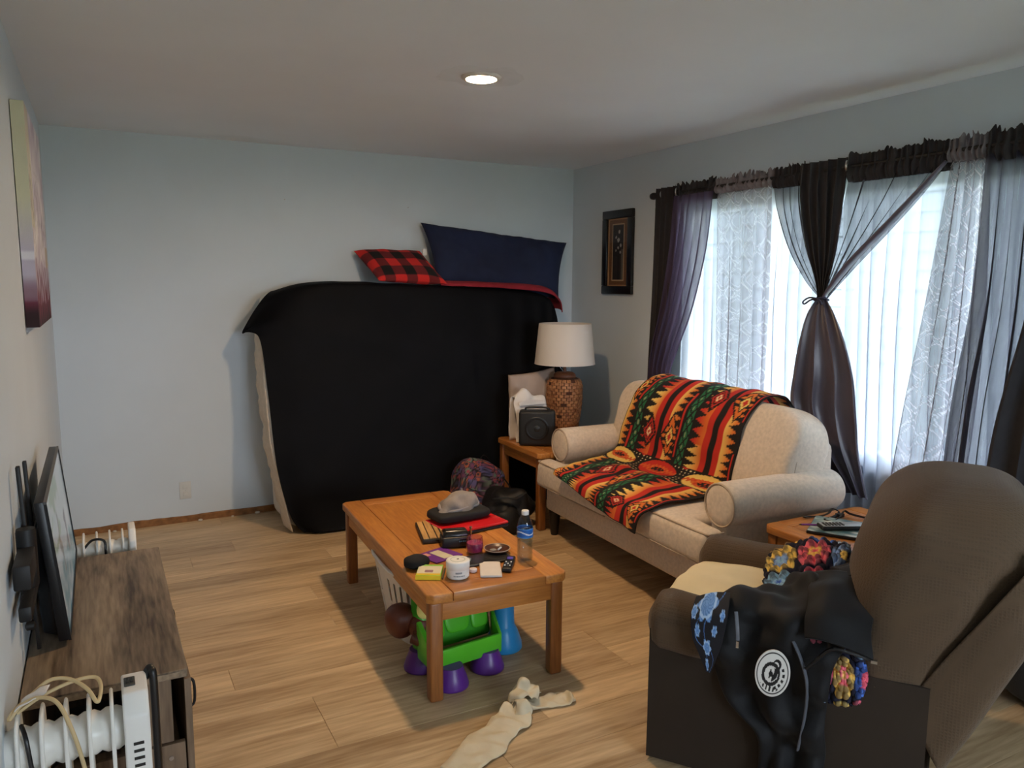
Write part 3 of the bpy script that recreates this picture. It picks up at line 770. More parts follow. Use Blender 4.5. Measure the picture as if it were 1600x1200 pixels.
# ------------------------------------------------------------------ television side
def build_console():
    t = thing('tv_console', 'weathered grey-brown laminate console below the television', 'cabinet', (0, 0, 0))
    x0, x1, y0, y1, T = XL+.004, .160, 2.20, 3.315, .5
    top = obj('top', MB().box(x0, x1+.004, y0, y1, T-.024, T), M_cons, t, bevel=.002, segs=1)
    for i, yy in enumerate((y0, )):
        obj('chipped_edge', loft([[(x0+(x1-x0)*k/30, y0-.0012, T-.022) for k in range(31)], [(x0+(x1-x0)*k/30, y0-.0016, T-.004-.003*abs(noise.noise(Vector((k*.9, 0, 0))))) for k in range(31)]], 60, 3),
            mat('chipped_edge_banding', '8d7a64', .7, .4, 60), top)
    obj('back_panel', MB().box(x0, x0+.008, y0+.01, y1, .02, T-.024), M_consz, t)
    obj('end_panel', MB().box(x0+.008, x1-.02, y1-.02, y1, 0, T-.024), M_consz, t)
    obj('end_stile', MB().box(.062, .122, y0+.012, y0+.03, .29, T-.024), M_consz, t, bevel=.001, segs=1)
    lo = obj('lower_rail', MB().box(x0+.008, .150, y0+.006, y0+.024, .0, .285), M_consz, t, bevel=.001, segs=1)
    obj('screw', MB().lathe([(.0065, -.001), (.0065, .001), (.003, .0018)], 14, (.112, y0+.005, .245), axis='y'), M_chrome, lo, smooth=True)
    obj('divider', MB().box(x0+.008, x1-.02, 2.74, 2.76, .02, T-.024), M_consz, t)
    obj('shelf', MB().box(x0+.008, x1-.02, y0+.03, 2.74, .235, .255), M_cons, t)
    obj('bottom', MB().box(x0+.008, x1-.02, y0+.024, y1-.02, .02, .04), M_cons, t)
    # front doors facing the room, the nearest one hangs ajar
    for k, (a, b, ang) in enumerate([(2.205, 2.74, -3.0), (2.757, 3.31, 0)]):
        d = obj('door', MB().box(0, .018, 0, b-a, .045, T-.032), M_consz, t, bevel=.0015, segs=1, loc=(x1-.017, a, 0), rot=(0, 0, math.radians(ang)))
        if k == 0: d.location = (x1-.006, a, 0); d.rotation_euler = (0, 0, math.radians(.9))
        hh = obj('handle', MB().tube(path([(.019, .10, .33), (.034, .10, .345), (.034, .10, .405), (.019, .10, .42)], 12), .004, 8), M_blkm, d, smooth=True)
    # dark box and cables inside the open end
    obj('cable', MB().tube(path([(-.20, 2.24, .262), (-.12, 2.215, .33), (-.02, 2.215, .35), (.03, 2.24, .30), (.02, 2.3, .26)], 40), .004, 6), M_blk, t, smooth=True)
    return t
build_console()
tag(obj('media_box', MB().box(-.17, .03, 2.30, 2.50, .256, .31), M_blk, bevel=.006), 'black media box inside the open end of the console', 'electronics')

def build_heater(loc, label, nf, x_end, z_top, cord=True, y_half=.066, mirrored=False):
    """oil-filled radiator: fins along x, headers along the top, control box at the +x end"""
    t = thing('oil_radiator', label, 'heater', loc, 0, 'oil radiators beside the console'); sp = .0465
    z0 = .085
    fin = None
    for k in range(nf):
        x = -.022-sp*k
        if fin is None:
            mb = MB(); pts = []
            for i in range(20):       # rounded plate outline in y-z
                a = 2*math.pi*i/20; pw = lambda q, e: math.copysign(abs(q)**e, q)
                pts.append((y_half*pw(math.cos(a), .45), (z_top+z0)/2+(z_top-z0)/2*pw(math.sin(a), .35)))
            n = len(pts)
            for xx, s in ((-.004, .985), (-.0015, 1), (.0015, 1), (.004, .985)):
                for (y, z) in pts: mb.v.append((xx, y*s, (z-.35)*s+.35))
            for r in range(3):
                for j in range(n): mb.f.append((r*n+j, r*n+(j+1) % n, (r+1)*n+(j+1) % n, (r+1)*n+j))
            mb.f.append(tuple(range(n))); mb.f.append(tuple(3*n+j for j in range(n)))
            fin = obj('fin', mb, M_white, t, smooth=True, loc=(x, 0, 0))
        else: dup(fin, t, (x, 0, 0))
    for zc, r in ((z_top-.085, .05), (z0+.07, .04)):
        prof = [(r*.6, .0)]; x = 0
        for k in range(nf+1):
            prof += [(r*.86, x), (r, x-.012), (r*.98, x-.022), (r, x-.034)]; x -= sp
        prof += [(r*.5, x)]
        obj('header_tube', MB().lathe(prof, 18, (0, 0, zc), axis='x', sx=1, sy=1), M_white, t, smooth=True)
    # control box
    cbw = x_end
    bx = MB(); pts = [(-y_half*1.15, z0), (y_half*1.15, z0), (y_half*1.15, z_top-.03), (y_half*.95, z_top+.012), (-y_half*.6, z_top+.012), (-y_half*1.15, z_top-.03)]
    k = len(pts); bx.v = [(0, y, z) for y, z in pts]+[(cbw, y, z) for y, z in pts]
    bx.f = [tuple(range(k)), tuple(reversed(range(k, 2*k)))]+[(i, k+i, k+(i+1) % k, (i+1) % k) for i in range(k)]
    b = obj('control_box', bx, M_wpl, t, bevel=.006, segs=3)
    if cord:
        obj('switch_panel', MB().box(.006, .030, -.008, .036, z_top+.0115, z_top+.0155), mat('dark_grey_switch', '3a3935', .5), b, bevel=.002)
        for j in range(2): obj('rocker', MB().box(.010+.009*j, .017+.009*j, .002, .026, z_top+.0155, z_top+.018), mat('black_rocker', '1d1c1b', .4), b, bevel=.001, segs=1)
        for j in range(14):
            z = z_top-.100-.018*j
            obj('vent_slot', MB().box(.018, .040, -y_half*1.15-.0012, -y_half*1.15+.003, z, z+.007), mat('dark_slot', '23221f', .7), b)
        obj('handle', MB().tube(path([(cbw-.004, .05, z_top-.005), (cbw+.006, .062, z_top+.012), (cbw+.012, .055, z_top+.014), (cbw+.016, .045, z_top-.02), (cbw+.016, .04, z_top-.25)], 24), .0095, 10), M_blk, t, smooth=True)
    for s in (-.30, -.05):
        if -s < sp*nf+.05:
            ax = obj('wheel_bracket', MB().box(s-.012, s+.012, -.11, .11, .05, .085), M_blk, t, bevel=.004)
            for y in (-.105, .105): obj('wheel', MB().lathe([(.012, -.012), (.034, -.01), (.037, 0), (.034, .01), (.012, .012)], 16, (s, y, .037), axis='x'), M_blk, ax, smooth=True)
    return t
h1 = build_heater((.0, 1.945, 0), 'cream oil radiator with cord looped on top in the near left corner', 5, .055, .60)
cordm = mat('ivory_power_cord', 'c9b184', .5, .05)
pts = [(-.078, -.07, .40), (-.082, -.072, .47), (-.10, -.066, .56), (-.128, -.03, .620), (-.165, .0, .627), (-.20, .0, .617), (-.222, -.01, .594), (-.215, .0, .606), (-.18, .035, .622), (-.145, .05, .64), (-.105, .04, .638), (-.07, .0, .625), (-.052, -.03, .604), (-.045, -.02, .606), (-.042, .02, .618), (-.055, .045, .628), (-.10, .045, .628), (-.16, .03, .616), (-.21, .0, .600)]
cd = obj('power_cord', MB().tube(path(pts, 120), .0045, 8), cordm, h1, smooth=True)
obj('cord_tag', loft([[(-.208, -.012, .606), (-.20, .02, .622)], [(-.18, -.006, .624), (-.174, .03, .632)], [(-.150, .006, .632), (-.146, .042, .640)]], 8, 12, wr=.012, ws=40), mat('white_cord_tag', 'd9d4cf', .7, .1, 60), cd, smooth='all', solid=.002)
obj('plug', MB().lathe([(.006, .40), (.008, .385), (.0145, .38), (.016, .33), (.012, .31)], 4, (-.078, -.07, 0)), M_wpl, cd, bevel=.002)
obj('black_cable', MB().tube(path([(-.20, -.02, .58), (-.19, -.056, .565), (-.183, -.064, .50), (-.172, -.072, .42), (-.168, -.075, .30), (-.17, -.08, .10)], 30), .005, 6), M_blk, h1, smooth=True)
h2 = build_heater((.062, 3.455, 0), 'white oil radiator standing behind the far end of the console', 5, .026, .548, cord=False)
obj('black_cable', MB().tube(path([(-.16, -.03, .50), (-.13, -.05, .535), (-.09, -.06, .53), (-.085, -.07, .48), (-.08, -.075, .40)], 24), .005, 6), M_blk, h2, smooth=True)

def picture(u, v):
    """bright outdoor picture on the lit screen: pale sky, green foliage, teal water"""
    n1 = noise.noise(Vector((u*4, v*5, 2))); n2 = noise.noise(Vector((u*9, v*11, 7)))
    sky = (.62, .70, .72); wht = (.80, .80, .80); grn = (.26, .40, .22); teal = (.22, .42, .46)
    c = mixc(sky, wht, min(1, max(0, .5+n1)))
    if v < .45 and n1+n2*.5 > .12 and u < .6: c = mixc(c, grn, .7)
    if v > .62+.1*n1: c = mixc(teal, wht, min(1, max(0, .35+n2)))
    if abs(u-.34+.1*n1) < .03 and .25 < v < .75: c = mixc(c, (.22, .18, .15), .7)
    if abs(u-.70+.06*n2) < .045 and .42 < v < .8: c = mixc(c, (.18, .15, .2), .8)
    return c
def build_tv():
    t = thing('television', 'black flat-screen television showing a bright picture above the console', 'television', (-.13, 2.93, .52))
    # local frame: screen plane tilted slightly, near end 2.51, far end 3.345
    bx, tx, y0, y1, h = .008, -.030, -.425, .425, .420
    def P(u, v, d): return Vector((bx+(tx-bx)*v-d, y0+(y1-y0)*u, -.005+h*v))
    hexa = lambda u0, u1, v0, v1, d0, d1: MB().hexa([P(u0, v0, d0), P(u1, v0, d0), P(u1, v0, d1), P(u0, v0, d1), P(u0, v1, d0), P(u1, v1, d0), P(u1, v1, d1), P(u0, v1, d1)])
    obj('housing', hexa(0, 1, 0, 1, .004, .030), M_blk, t, bevel=.004)
    obj('rear_cover', MB().hexa([P(.03, .02, .03), P(.97, .02, .03), P(.95, .04, .068), P(.05, .04, .068), P(.03, .86, .03), P(.97, .86, .03), P(.95, .55, .062), P(.05, .55, .062)]), M_blk, t, bevel=.006)
    bez = M_blk
    obj('bezel', hexa(0, 1, 0, .022, -.002, .005), bez, t); obj('bezel', hexa(0, 1, .982, 1, -.002, .005), mat('grey_bezel_edge', '57534f', .4), t)
    obj('bezel', hexa(0, .01, .022, .982, -.002, .005), bez, t); obj('bezel', hexa(.99, 1, .022, .982, -.002, .005), bez, t)
    obj('screen', MB().grid(110, 60, lambda u, v: P(.01+.98*u, .022+.96*v, .002), lambda u, v: picture(u, 1-v)), vcol('lit_screen', .2, 0, emit=.17), t)
    m = thing('tv_wall_mount', 'black articulated wall mount holding the television', 'mount', (XL, 2.62, .72))
    obj('wall_plate', MB().box(.001, .008, -.06, .06, -.12, .12), M_blkm, m, bevel=.002)
    obj('arm', MB().box(.008, .026, -.02, .02, -.03, .03).box(.010, .024, -.15, .02, -.025, .025), M_blkm, m, bevel=.003)
    for y, z1 in ((.0, .30), (-.19, .31)):
        R = Matrix.Rotation(math.radians(-2), 3, 'Y')
        obj('rail', MB().obox((.030, y, .08), (.010, .022, .52 if y else .47), R), M_blkm, m, bevel=.002)
    obj('cross_bar', MB().box(.018, .026, -.22, .25, .04, .075).box(.018, .026, -.22, .25, -.06, -.03), M_blkm, m, bevel=.002)
    obj('joint', MB().lathe([(.0, .02), (.022, .02), (.024, .03), (.024, .17), (.022, .18), (0, .18)], 18, (.032, -.24, 0)), M_blkm, m, smooth=True)
    obj('swing_arm', MB().box(.012, .052, -.42, -.22, .07, .135), M_blkm, m, bevel=.006)
    obj('swing_arm', MB().box(.016, .046, -.40, -.10, -.02, .02), M_blkm, m, bevel=.006)
    obj('knob', MB().lathe([(.004, 0), (.012, .004), (.012, .022), (.004, .026)], 14, (.012, -.22, -.10), axis='x'), M_blkm, m, smooth=True)
build_tv()

# ------------------------------------------------------------------ pictures on the walls
def build_pictures():
    x, y0, y1, z0, z1 = XL, 3.345, 4.22, 1.385, 2.19
    t = thing('canvas_painting', 'stretched canvas with a pale floral painting and maroon base on the left wall', 'painting', (x+.003, (y0+y1)/2, z0))
    L, hh, d = y1-y0, z1-z0, .042
    MAR, DK, PAL_, LIL, YEL_ = lin('6d2f42'), lin('2a1218'), lin('e8e6e8'), lin('bdb4c4'), lin('cfccb0')
    def art(u, v):    # v upwards
        n = noise.noise(Vector((u*5, v*6, 3))); n2 = noise.noise(Vector((u*14, v*12, 9)))
        if v < .10+.03*n: return mixc(DK, MAR, min(1, max(0, v*9+n2)))
        if v < .30+.06*n: return mixc(MAR, LIL, min(1, max(0, (v-.08)*4+n2*.9)))
        c = mixc(LIL, PAL_, min(1, max(0, .5+n+n2*.4)))
        if v > .45 and u < .2: c = mixc(c, YEL_, .7)
        if abs(noise.noise(Vector((u*26, v*4, 4)))) < .05 and v < .75: c = mixc(c, DK, .4)
        if u > .8 and v < .4: c = mixc(c, lin('b7a37a'), .6)
        return c
    mb = MB()
    mb.grid(60, 80, lambda u, v: (d, -L/2+L*u, hh*v), art)
    mb.grid(4, 80, lambda u, v: (d*u, -L/2, hh*v), lambda u, v: art(.02, v) if v < .34 else mixc(LIL, YEL_, min(1, (v-.34)*4)))
    mb.grid(4, 80, lambda u, v: (d*(1-u), L/2, hh*v), lambda u, v: art(.98, v))
    mb.grid(60, 3, lambda u, v: (d*v, -L/2+L*u, 0), lambda u, v: art(u, 0)); mb.grid(60, 3, lambda u, v: (d*v, -L/2+L*u, hh), lambda u, v: art(u, 1))
    obj('canvas', mb, vcol('painted_canvas', .8, .3, 400), t)
    wm = wood('pine_stretcher', '8a6a45', 'b08c5f', 1)
    obj('stretcher_bar', MB().box(.002, .03, -L/2+.004, -L/2+.04, .004, hh-.004), wm, t); obj('stretcher_bar', MB().box(.002, .03, L/2-.04, L/2-.004, .004, hh-.004), wm, t)
    # framed botanical print on the window wall
    t = thing('framed_print', 'narrow black-framed print of white flowers beside the curtains', 'picture', (XR, 4.692, 1.475))
    a, hh = .185, .605; fw = .06; fm = mat('black_lacquer_frame', '0c0b0c', .3, .2, 12, coat=.2)
    for (y0, y1, z0, z1) in ((-a, a, 0, fw), (-a, a, hh-fw, hh), (-a, -a+fw, fw, hh-fw), (a-fw, a, fw, hh-fw)):
        obj('frame_rail', MB().box(-.028, -.002, y0, y1, z0, z1), fm, t, bevel=.006)
    MAT_, GOLD, BRN = lin('a8835a'), lin('7a5530'), lin('57381f')
    def pr(u, v):
        x, y = abs(u-.5)*2, abs(v-.5)*2
        iw, ih = .50, .80
        if x > .86 or y > .955: return MAT_
        if x > .58 or y > .84: return mixc(GOLD, BRN, .5+.5*noise.noise(Vector((u*20, v*50, 1))))
        if x > iw or y > ih: return lin('b39a78')
        c = lin('1a1613')
        if v < .45 and .3 < abs(u-.52)*6: c = lin('2b241e')
        for (cx, cy, r) in ((.55, .80, .06), (.52, .68, .075), (.40, .72, .06), (.62, .60, .06), (.50, .57, .05), (.60, .50, .05), (.40, .53, .04)):
            dd = math.hypot((u-cx), (v-cy)*1.8)
            if dd < r*(.75+.35*noise.noise(Vector((u*18, v*30, cx*9)))): c = lin('a9a49a')
        if u > .66 and v < .55: c = mixc(c, lin('6a6458'), .6)
        return c
    w2 = a-fw+.002
    obj('print', MB().grid(60, 120, lambda u, v: (-.010, w2-2*w2*u, fw-.002+(hh-2*fw+.004)*v), pr), vcol('printed_flowers', .5, 0), t, solid=.002)
    obj('glazing', MB().box(-.0135, -.012, -w2, w2, fw, hh-fw), glass('picture_glass', 'ffffff', .0, .05), t)
build_pictures()

# ------------------------------------------------------------------ mattress against the back wall with bedding
def build_bed():
    wm = mat('quilted_white_ticking', 'ddd5c8', .9, .06, 20, .5, 60)
    t = thing('mattress', 'white mattress leaning on its side against the back wall', 'mattress', (2.0, 5.05, 0))
    M = [(.985, 4.80, .012), (3.0, 4.80, .012), (3.0, 5.24, .012), (.965, 5.24, .012), (.93, 5.03, 1.49), (2.93, 5.03, 1.41), (2.93, 5.315, 1.41), (.93, 5.315, 1.49)]
    mb = MB().hexa([(p[0]-2.0, p[1]-5.05, p[2]) for p in M])
    obj('body', mb, wm, t, bevel=.075, segs=5)
    # frilled edge of the mattress pad down the left side
    def ruf(u, v):
        z = 1.25-1.235*u; f = u
        x = .897+.02*f+.085*max(0, f-.55)/.45; y = 4.985-.24*f
        a = .010*noise.noise(Vector((u*26, 1, 0)))*v; b_ = .020*noise.noise(Vector((u*9, 5, 0)))*v
        return (x-.020*v-2.0+a+b_-.008, y+.16*v+.012*noise.noise(Vector((u*30, 8, v)))-5.05, z+.006*noise.noise(Vector((u*40, 3, v))))
    obj('ruffle', MB().grid(140, 5, ruf), mat('cream_frill', 'd8c9b4', .95, .08, 30), t, smooth='all', solid=.003)
    # velvet blanket over the whole front
    vel = mat('black_velvet', '040509', .7, .35, 7, .1, 200, spec=.14)
    rows = [
        [(1.05, 5.27, 1.46), (1.35, 5.28, 1.525), (2.0, 5.28, 1.50), (2.6, 5.28, 1.47), (2.90, 5.27, 1.44), (3.02, 5.25, 1.36)],
        [(.99, 5.14, 1.49), (1.30, 5.16, 1.545), (2.0, 5.16, 1.525), (2.6, 5.16, 1.50), (2.92, 5.15, 1.465), (3.03, 5.13, 1.38)],
        [(.90, 5.06, 1.42), (1.24, 5.02, 1.545), (2.0, 5.02, 1.53), (2.6, 5.02, 1.50), (2.94, 5.02, 1.46), (3.03, 5.04, 1.37)],
        [(.80, 5.09, 1.235), (1.18, 4.965, 1.49), (2.0, 4.975, 1.475), (2.6, 4.97, 1.45), (2.95, 4.97, 1.40), (3.025, 4.985, 1.30)],
        [(.875, 4.965, 1.21), (1.15, 4.93, 1.25), (2.0, 4.94, 1.25), (2.6, 4.93, 1.22), (2.95, 4.93, 1.2), (3.02, 4.94, 1.15)],
        [(.905, 4.90, .85), (1.15, 4.87, .85), (2.0, 4.88, .85), (2.6, 4.865, .85), (2.95, 4.87, .85), (3.03, 4.88, .85)],
        [(.925, 4.81, .42), (1.17, 4.785, .42), (2.0, 4.80, .42), (2.6, 4.77, .42), (2.95, 4.78, .42), (3.05, 4.80, .42)],
        [(.985, 4.745, .12), (1.20, 4.70, .08), (2.0, 4.725, .08), (2.6, 4.70, .08), (2.95, 4.72, .08), (3.06, 4.74, .08)],
        [(1.055, 4.71, .012), (1.26, 4.665, .008), (2.0, 4.70, .008), (2.6, 4.675, .008), (2.95, 4.69, .008), (3.06, 4.71, .01)]]
    def folds(u, v):
        k = max(0, u-.45)/.55*max(0, v-.25)
        return .045*k*math.sin(u*75+v*6)+.010*math.sin(u*30+v*3)*max(0, v-.3)+.012*math.exp(-((v-.42-.35*u)/.03)**2)*(u < .5)
    mb = loft(rows, 150, 130, wr=.012, ws=5, seed=2, wfn=lambda u, v: -folds(u, v))
    tag(obj('velvet_blanket', mb, vel, smooth='all', solid=.006), 'large black velvet blanket draped over the leaning mattress', 'blanket')
    # red sheet edge along the top
    red = mat('dark_red_fleece', '8d1d2b', .95, .12, 20, .2, 200)
    rows = [[(2.10, 5.20, 1.565), (2.55, 5.20, 1.55), (2.92, 5.20, 1.53), (3.06, 5.19, 1.46), (3.10, 5.18, 1.36)],
            [(2.10, 5.08, 1.568), (2.55, 5.08, 1.558), (2.93, 5.08, 1.535), (3.075, 5.08, 1.46), (3.115, 5.08, 1.36)],
            [(2.10, 5.005, 1.555), (2.55, 5.00, 1.545), (2.93, 5.0, 1.515), (3.07, 5.01, 1.44), (3.105, 5.02, 1.345)],
            [(2.10, 4.985, 1.535), (2.55, 4.978, 1.518), (2.93, 4.98, 1.485), (3.06, 4.99, 1.425), (3.09, 5.0, 1.335)]]
    tag(obj('red_sheet', loft(rows, 60, 14, wr=.006, ws=8), red, smooth='all', solid=.006), 'red fleece sheet edge showing below the navy pillow', 'sheet')
    # buffalo check pillow
    RD, MR, BK = lin('c4231f'), lin('641519'), lin('0e0c0d')
    def check(u, v):
        a, b = int(u*6.2+.4) % 2, int(v*4.3) % 2
        return BK if a and b else (MR if a or b else RD)
    mb = pillow([(1.57, 5.25, 1.765), (2.05, 5.25, 1.775), (2.14, 4.965, 1.545), (1.65, 4.965, 1.565)], .055, 84, 60, check, .06, 3, .004)
    pl_ = thing('plaid_pillow', 'red and black buffalo-check pillow on top of the mattress', 'pillow', (0, 0, 0))
    obj('cover', mb, vcol('flannel_check', .95, .3, 300), pl_, smooth='all')
    obj('care_tag', MB().obox((2.055, 5.17, 1.765), (.030, .012, .045), rotz(.2)), mat('white_care_tag', 'e2e0dc', .8), pl_)
    nav = mat('navy_cotton', '15203f', .9, .18, 5, .2, 300)
    mb = pillow([(2.06, 5.25, 1.975), (3.26, 5.22, 1.865), (3.12, 5.10, 1.43), (2.10, 5.07, 1.555)], .085, 60, 34, None, .05, 6, .012)
    tag(obj('navy_pillow', mb, nav, smooth='all'), 'long navy blue body pillow leaning on the wall above the mattress', 'pillow')
build_bed()

# ------------------------------------------------------------------ lamp corner
def build_corner():
    t = thing('table_lamp', 'table lamp with woven brown base and white drum shade', 'lamp', (2.862, 4.585, .5))
    wv, tt, b = nt('woven_rattan')
    tc = N(tt, 'ShaderNodeTexCoord'); nz = N(tt, 'ShaderNodeTexNoise'); nz.inputs['Scale'].default_value = 40; tt.links.new(tc.outputs['Object'], nz.inputs['Vector'])
    rp = N(tt, 'ShaderNodeValToRGB'); rp.color_ramp.elements[0].color = (*lin('7a4a2e'), 1); rp.color_ramp.elements[1].color = (*lin('c08a5c'), 1)
    rp.color_ramp.elements[0].position = .3; rp.color_ramp.elements[1].position = .7
    tt.links.new(nz.outputs['Fac'], rp.inputs[0]); tt.links.new(rp.outputs[0], b.inputs['Base Color']); b.inputs['Roughness'].default_value = .55
    R = lambda z: float(np.interp(z, [0, .03, .12, .25, .34, .385, .40, .43], [.088, .095, .112, .125, .126, .118, .095, .075]))
    body = obj('base_body', MB().lathe([(R(i*.4/30)-.006, i*.4/30) for i in range(31)]+[(.070, .402)], 40), mat('dark_core', '4a2a1a', .8), t, smooth=True)
    # woven strips: over-under blocks as real geometry in one part
    mb = MB(); nb, nr = 22, 19
    for r in range(nr):
        z0, z1 = .006+r*.0205, .006+r*.0205+.0185
        for k in range(nb):
            if (r*5+k*3) % 23 == 0: continue
            a0, a1 = 2*math.pi*(k+.5*(r % 2))/nb+.02, 2*math.pi*(k+.90+.5*(r % 2))/nb
            pr_ = .002+.004*random.random(); vs_ = []
            for rr in (R(z0)-.008, None):
                for (a, z) in ((a0, z0), (a1, z0), (a1, z1), (a0, z1)):
                    q = (R(z)-.010) if rr else R(z)+pr_-.002
                    vs_.append((q*math.cos(a), q*math.sin(a), z))
            mb.add(vs_, [(4, 5, 6, 7), (0, 1, 5, 4), (1, 2, 6, 5), (2, 3, 7, 6), (3, 0, 4, 7)])
    o = obj('woven_strips', mb, wv, body); o['kind'] = 'stuff'
    obj('neck', MB().lathe([(.07, .395), (.078, .405), (.078, .418), (.070, .43), (.058, .438), (.04, .44), (.012, .442), (.011, .50), (0, .50)], 32), mat('turned_walnut', '6d4028', .5, .2, 14), t, smooth=True)
    for s in (-1, 1): obj('harp', MB().tube(path([(s*.012, 0, .445), (s*.05, 0, .50), (s*.055, 0, .62), (s*.03, 0, .72), (0, 0, .745)], 24), .0025, 6), M_chrome, t, smooth=True)
    sm, tt, b = nt('white_linen_shade'); b.inputs['Base Color'].default_value = (*lin('f7f3ee'), 1); b.inputs['Roughness'].default_value = .9
    out = tt.nodes['Material Output']; tl = N(tt, 'ShaderNodeBsdfTranslucent'); tl.inputs[0].default_value = (*lin('e8dfd2'), 1)
    mx = N(tt, 'ShaderNodeMixShader'); mx.inputs[0].default_value = .45; tt.links.new(b.outputs[0], mx.inputs[1]); tt.links.new(tl.outputs[0], mx.inputs[2]); tt.links.new(mx.outputs[0], out.inputs[0])
    obj('shade', MB().lathe([(.213, .497), (.211, .50), (.183, .775), (.181, .777), (.180, .774), (.208, .50), (.213, .497)], 48, cap=False), sm, t, smooth=True)
    sp = obj('shade_spider', MB().tube([(-.18, 0, .76), (.18, 0, .76)], .002, 6).tube([(0, -.18, .76), (0, .18, .76)], .002, 6), M_chrome, t)
    obj('bulb', MB().lathe([(.013, .50), (.014, .54), (.028, .58), (.030, .61), (.018, .64), (0, .648)], 16), mat('frosted_bulb', 'eceae6', .4), t, smooth=True)
    obj('cord', MB().tube(path([(.09, .0, .012), (.17, -.03, .008), (.21, -.06, .006), (.215, -.02, .006), (.20, .12, .006)], 24), .003, 6), M_blk, t, smooth=True)
    # beige throw pillow, paper bag, black speaker
    bei = mat('taupe_linen', 'a8968a', .9, .1, 6, .3, 260)
    mb = pillow([(2.475, 4.70, .925), (2.87, 4.735, .96), (2.87, 4.67, .508), (2.455, 4.655, .508)], .045, 30, 30, None, .04, 2)
    tag(obj('throw_pillow', mb, bei, smooth='all'), 'taupe throw pillow propped behind the lamp on the end table', 'pillow')
    wb = mat('white_paper_bag', 'd8d2cc', .75, .05, 10, .3, 40)
    t = thing('paper_bag', 'crumpled white paper bag standing behind the small black speaker', 'bag', (2.525, 4.50, .5))
    rows = [[(-.12, -.045, .004), (-.04, -.05, .004), (.04, -.05, .004), (.12, -.045, .004)], [(-.115, -.05, .12), (-.04, -.06, .12), (.04, -.055, .12), (.12, -.05, .12)],
            [(-.125, -.035, .26), (-.04, -.04, .27), (.04, -.035, .265), (.115, -.03, .25)], [(-.11, .0, .30), (-.05, .0, .35), (.03, .0, .315), (.11, .0, .29)],
            [(-.125, .035, .26), (-.04, .035, .265), (.04, .035, .26), (.115, .03, .25)], [(-.12, .045, .004), (-.04, .05, .004), (.04, .05, .004), (.12, .045, .004)]]
    obj('body', loft(rows, 24, 40, wr=.018, ws=14, seed=5), wb, t, smooth=True, solid=.002)
    obj('flap', loft([[(-.10, -.06, .25), (.0, -.062, .25), (.11, -.055, .25)], [(-.10, -.052, .275), (.0, -.055, .285), (.11, -.045, .27)]], 12, 6, wr=.01, ws=18), wb, t, smooth=True, solid=.002)
    t = thing('speaker', 'small square black speaker on the corner end table', 'speaker', (2.50, 4.335, .5), -.55)
    obj('cabinet', MB().box(-.118, .118, -.055, .055, .004, .232), mat('black_speaker_shell', '17191b', .6, .1), t, bevel=.02, segs=4)
    obj('driver_ring', MB().lathe([(.06, -.056), (.072, -.060), (.078, -.056)], 36, (0, 0, .118), axis='y', cap=False), M_blk, t, smooth=True)
    obj('cone', MB().lathe([(0, -.062), (.02, -.060), (.024, -.0565), (.058, -.0585)], 32, (0, 0, .118), axis='y'), mat('grey_cone', '222527', .35, .1), t, smooth=True)
    obj('handle', MB().tube(path([(-.075, 0, .23), (-.07, 0, .246), (0, 0, .25), (.07, 0, .246), (.075, 0, .23)], 16), .007, 8), M_blk, t, smooth=True)
    # backpack and black bag on the floor
    cols = [lin(c) for c in ('4a3450', '96424e', '34365c', 'a85a40', '4f7565', '6e3656', '2a2632', '5c5580')]
    def fl(p):
        q = noise.voronoi(Vector(p)*30, distance_metric='DISTANCE', exponent=2.5); d, pts_ = q
        k = int(abs(noise.noise(pts_[0]*3.1))*40) % 8
        return mixc(cols[k], cols[(k*3+1) % 8], .8 if d[0] > .35 else 0) if d[1]-d[0] > .08 else lin('121016')
    def soft(name, parent, c, size, R, m, e=(.6, .5), amp=.10, seed=0, colored=False):
        mb = MB().sell(c, size, e[0], e[1], 150 if colored else 40, 90 if colored else 24, R, lambda p: p*(1+amp*noise.noise(p*9+Vector((seed, 0, 0)))))
        if colored: mb.c = [fl(v) for v in mb.v]
        return obj(name, mb, m, parent, smooth='all')
    fm = vcol('printed_canvas_flowers', .8, .3); bl = mat('black_nylon', '0b0b0d', .6, .3, 12, .3, 120)
    t = thing('backpack', 'dark floral backpack slumped on the floor against the mattress', 'backpack', (2.16, 4.50, 0))
    R = Matrix.Rotation(.35, 3, 'Y') @ Matrix.Rotation(-.3, 3, 'X')
    soft('main_compartment', t, (0, .04, .20), (.34, .22, .38), R, fm, (.6, .5), .12, 1, True)
    soft('front_pocket', t, (-.06, -.06, .12), (.26, .14, .22), R, fm, (.6, .5), .12, 4, True)
    obj('strap', MB().tube(path([(.13, -.08, .29), (.17, -.11, .22), (.14, -.13, .16), (.06, -.145, .14)], 16), .012, 8, flat=.35), bl, t, smooth=True)
    obj('top_loop', MB().tube(path([(.02, .05, .38), (.05, .04, .42), (.09, .04, .38)], 12), .008, 8, flat=.4), bl, t, smooth=True)
    t = thing('duffel_bag', 'slumped black bag on the floor in front of the floral backpack', 'bag', (2.245, 4.265, 0))
    soft('body', t, (0, 0, .135), (.29, .31, .27), None, bl, (.85, .8), .38, 2)
    soft('pocket', t, (-.06, -.11, .09), (.22, .14, .18), None, bl, (.85, .8), .35, 7)
    obj('strap', MB().tube(path([(-.13, -.06, .22), (-.08, -.13, .235), (-.02, -.15, .23), (.06, -.12, .25)], 20), .014, 8, flat=.3), mat('grey_webbing', '23262a', .5), t, smooth=True)
build_corner()

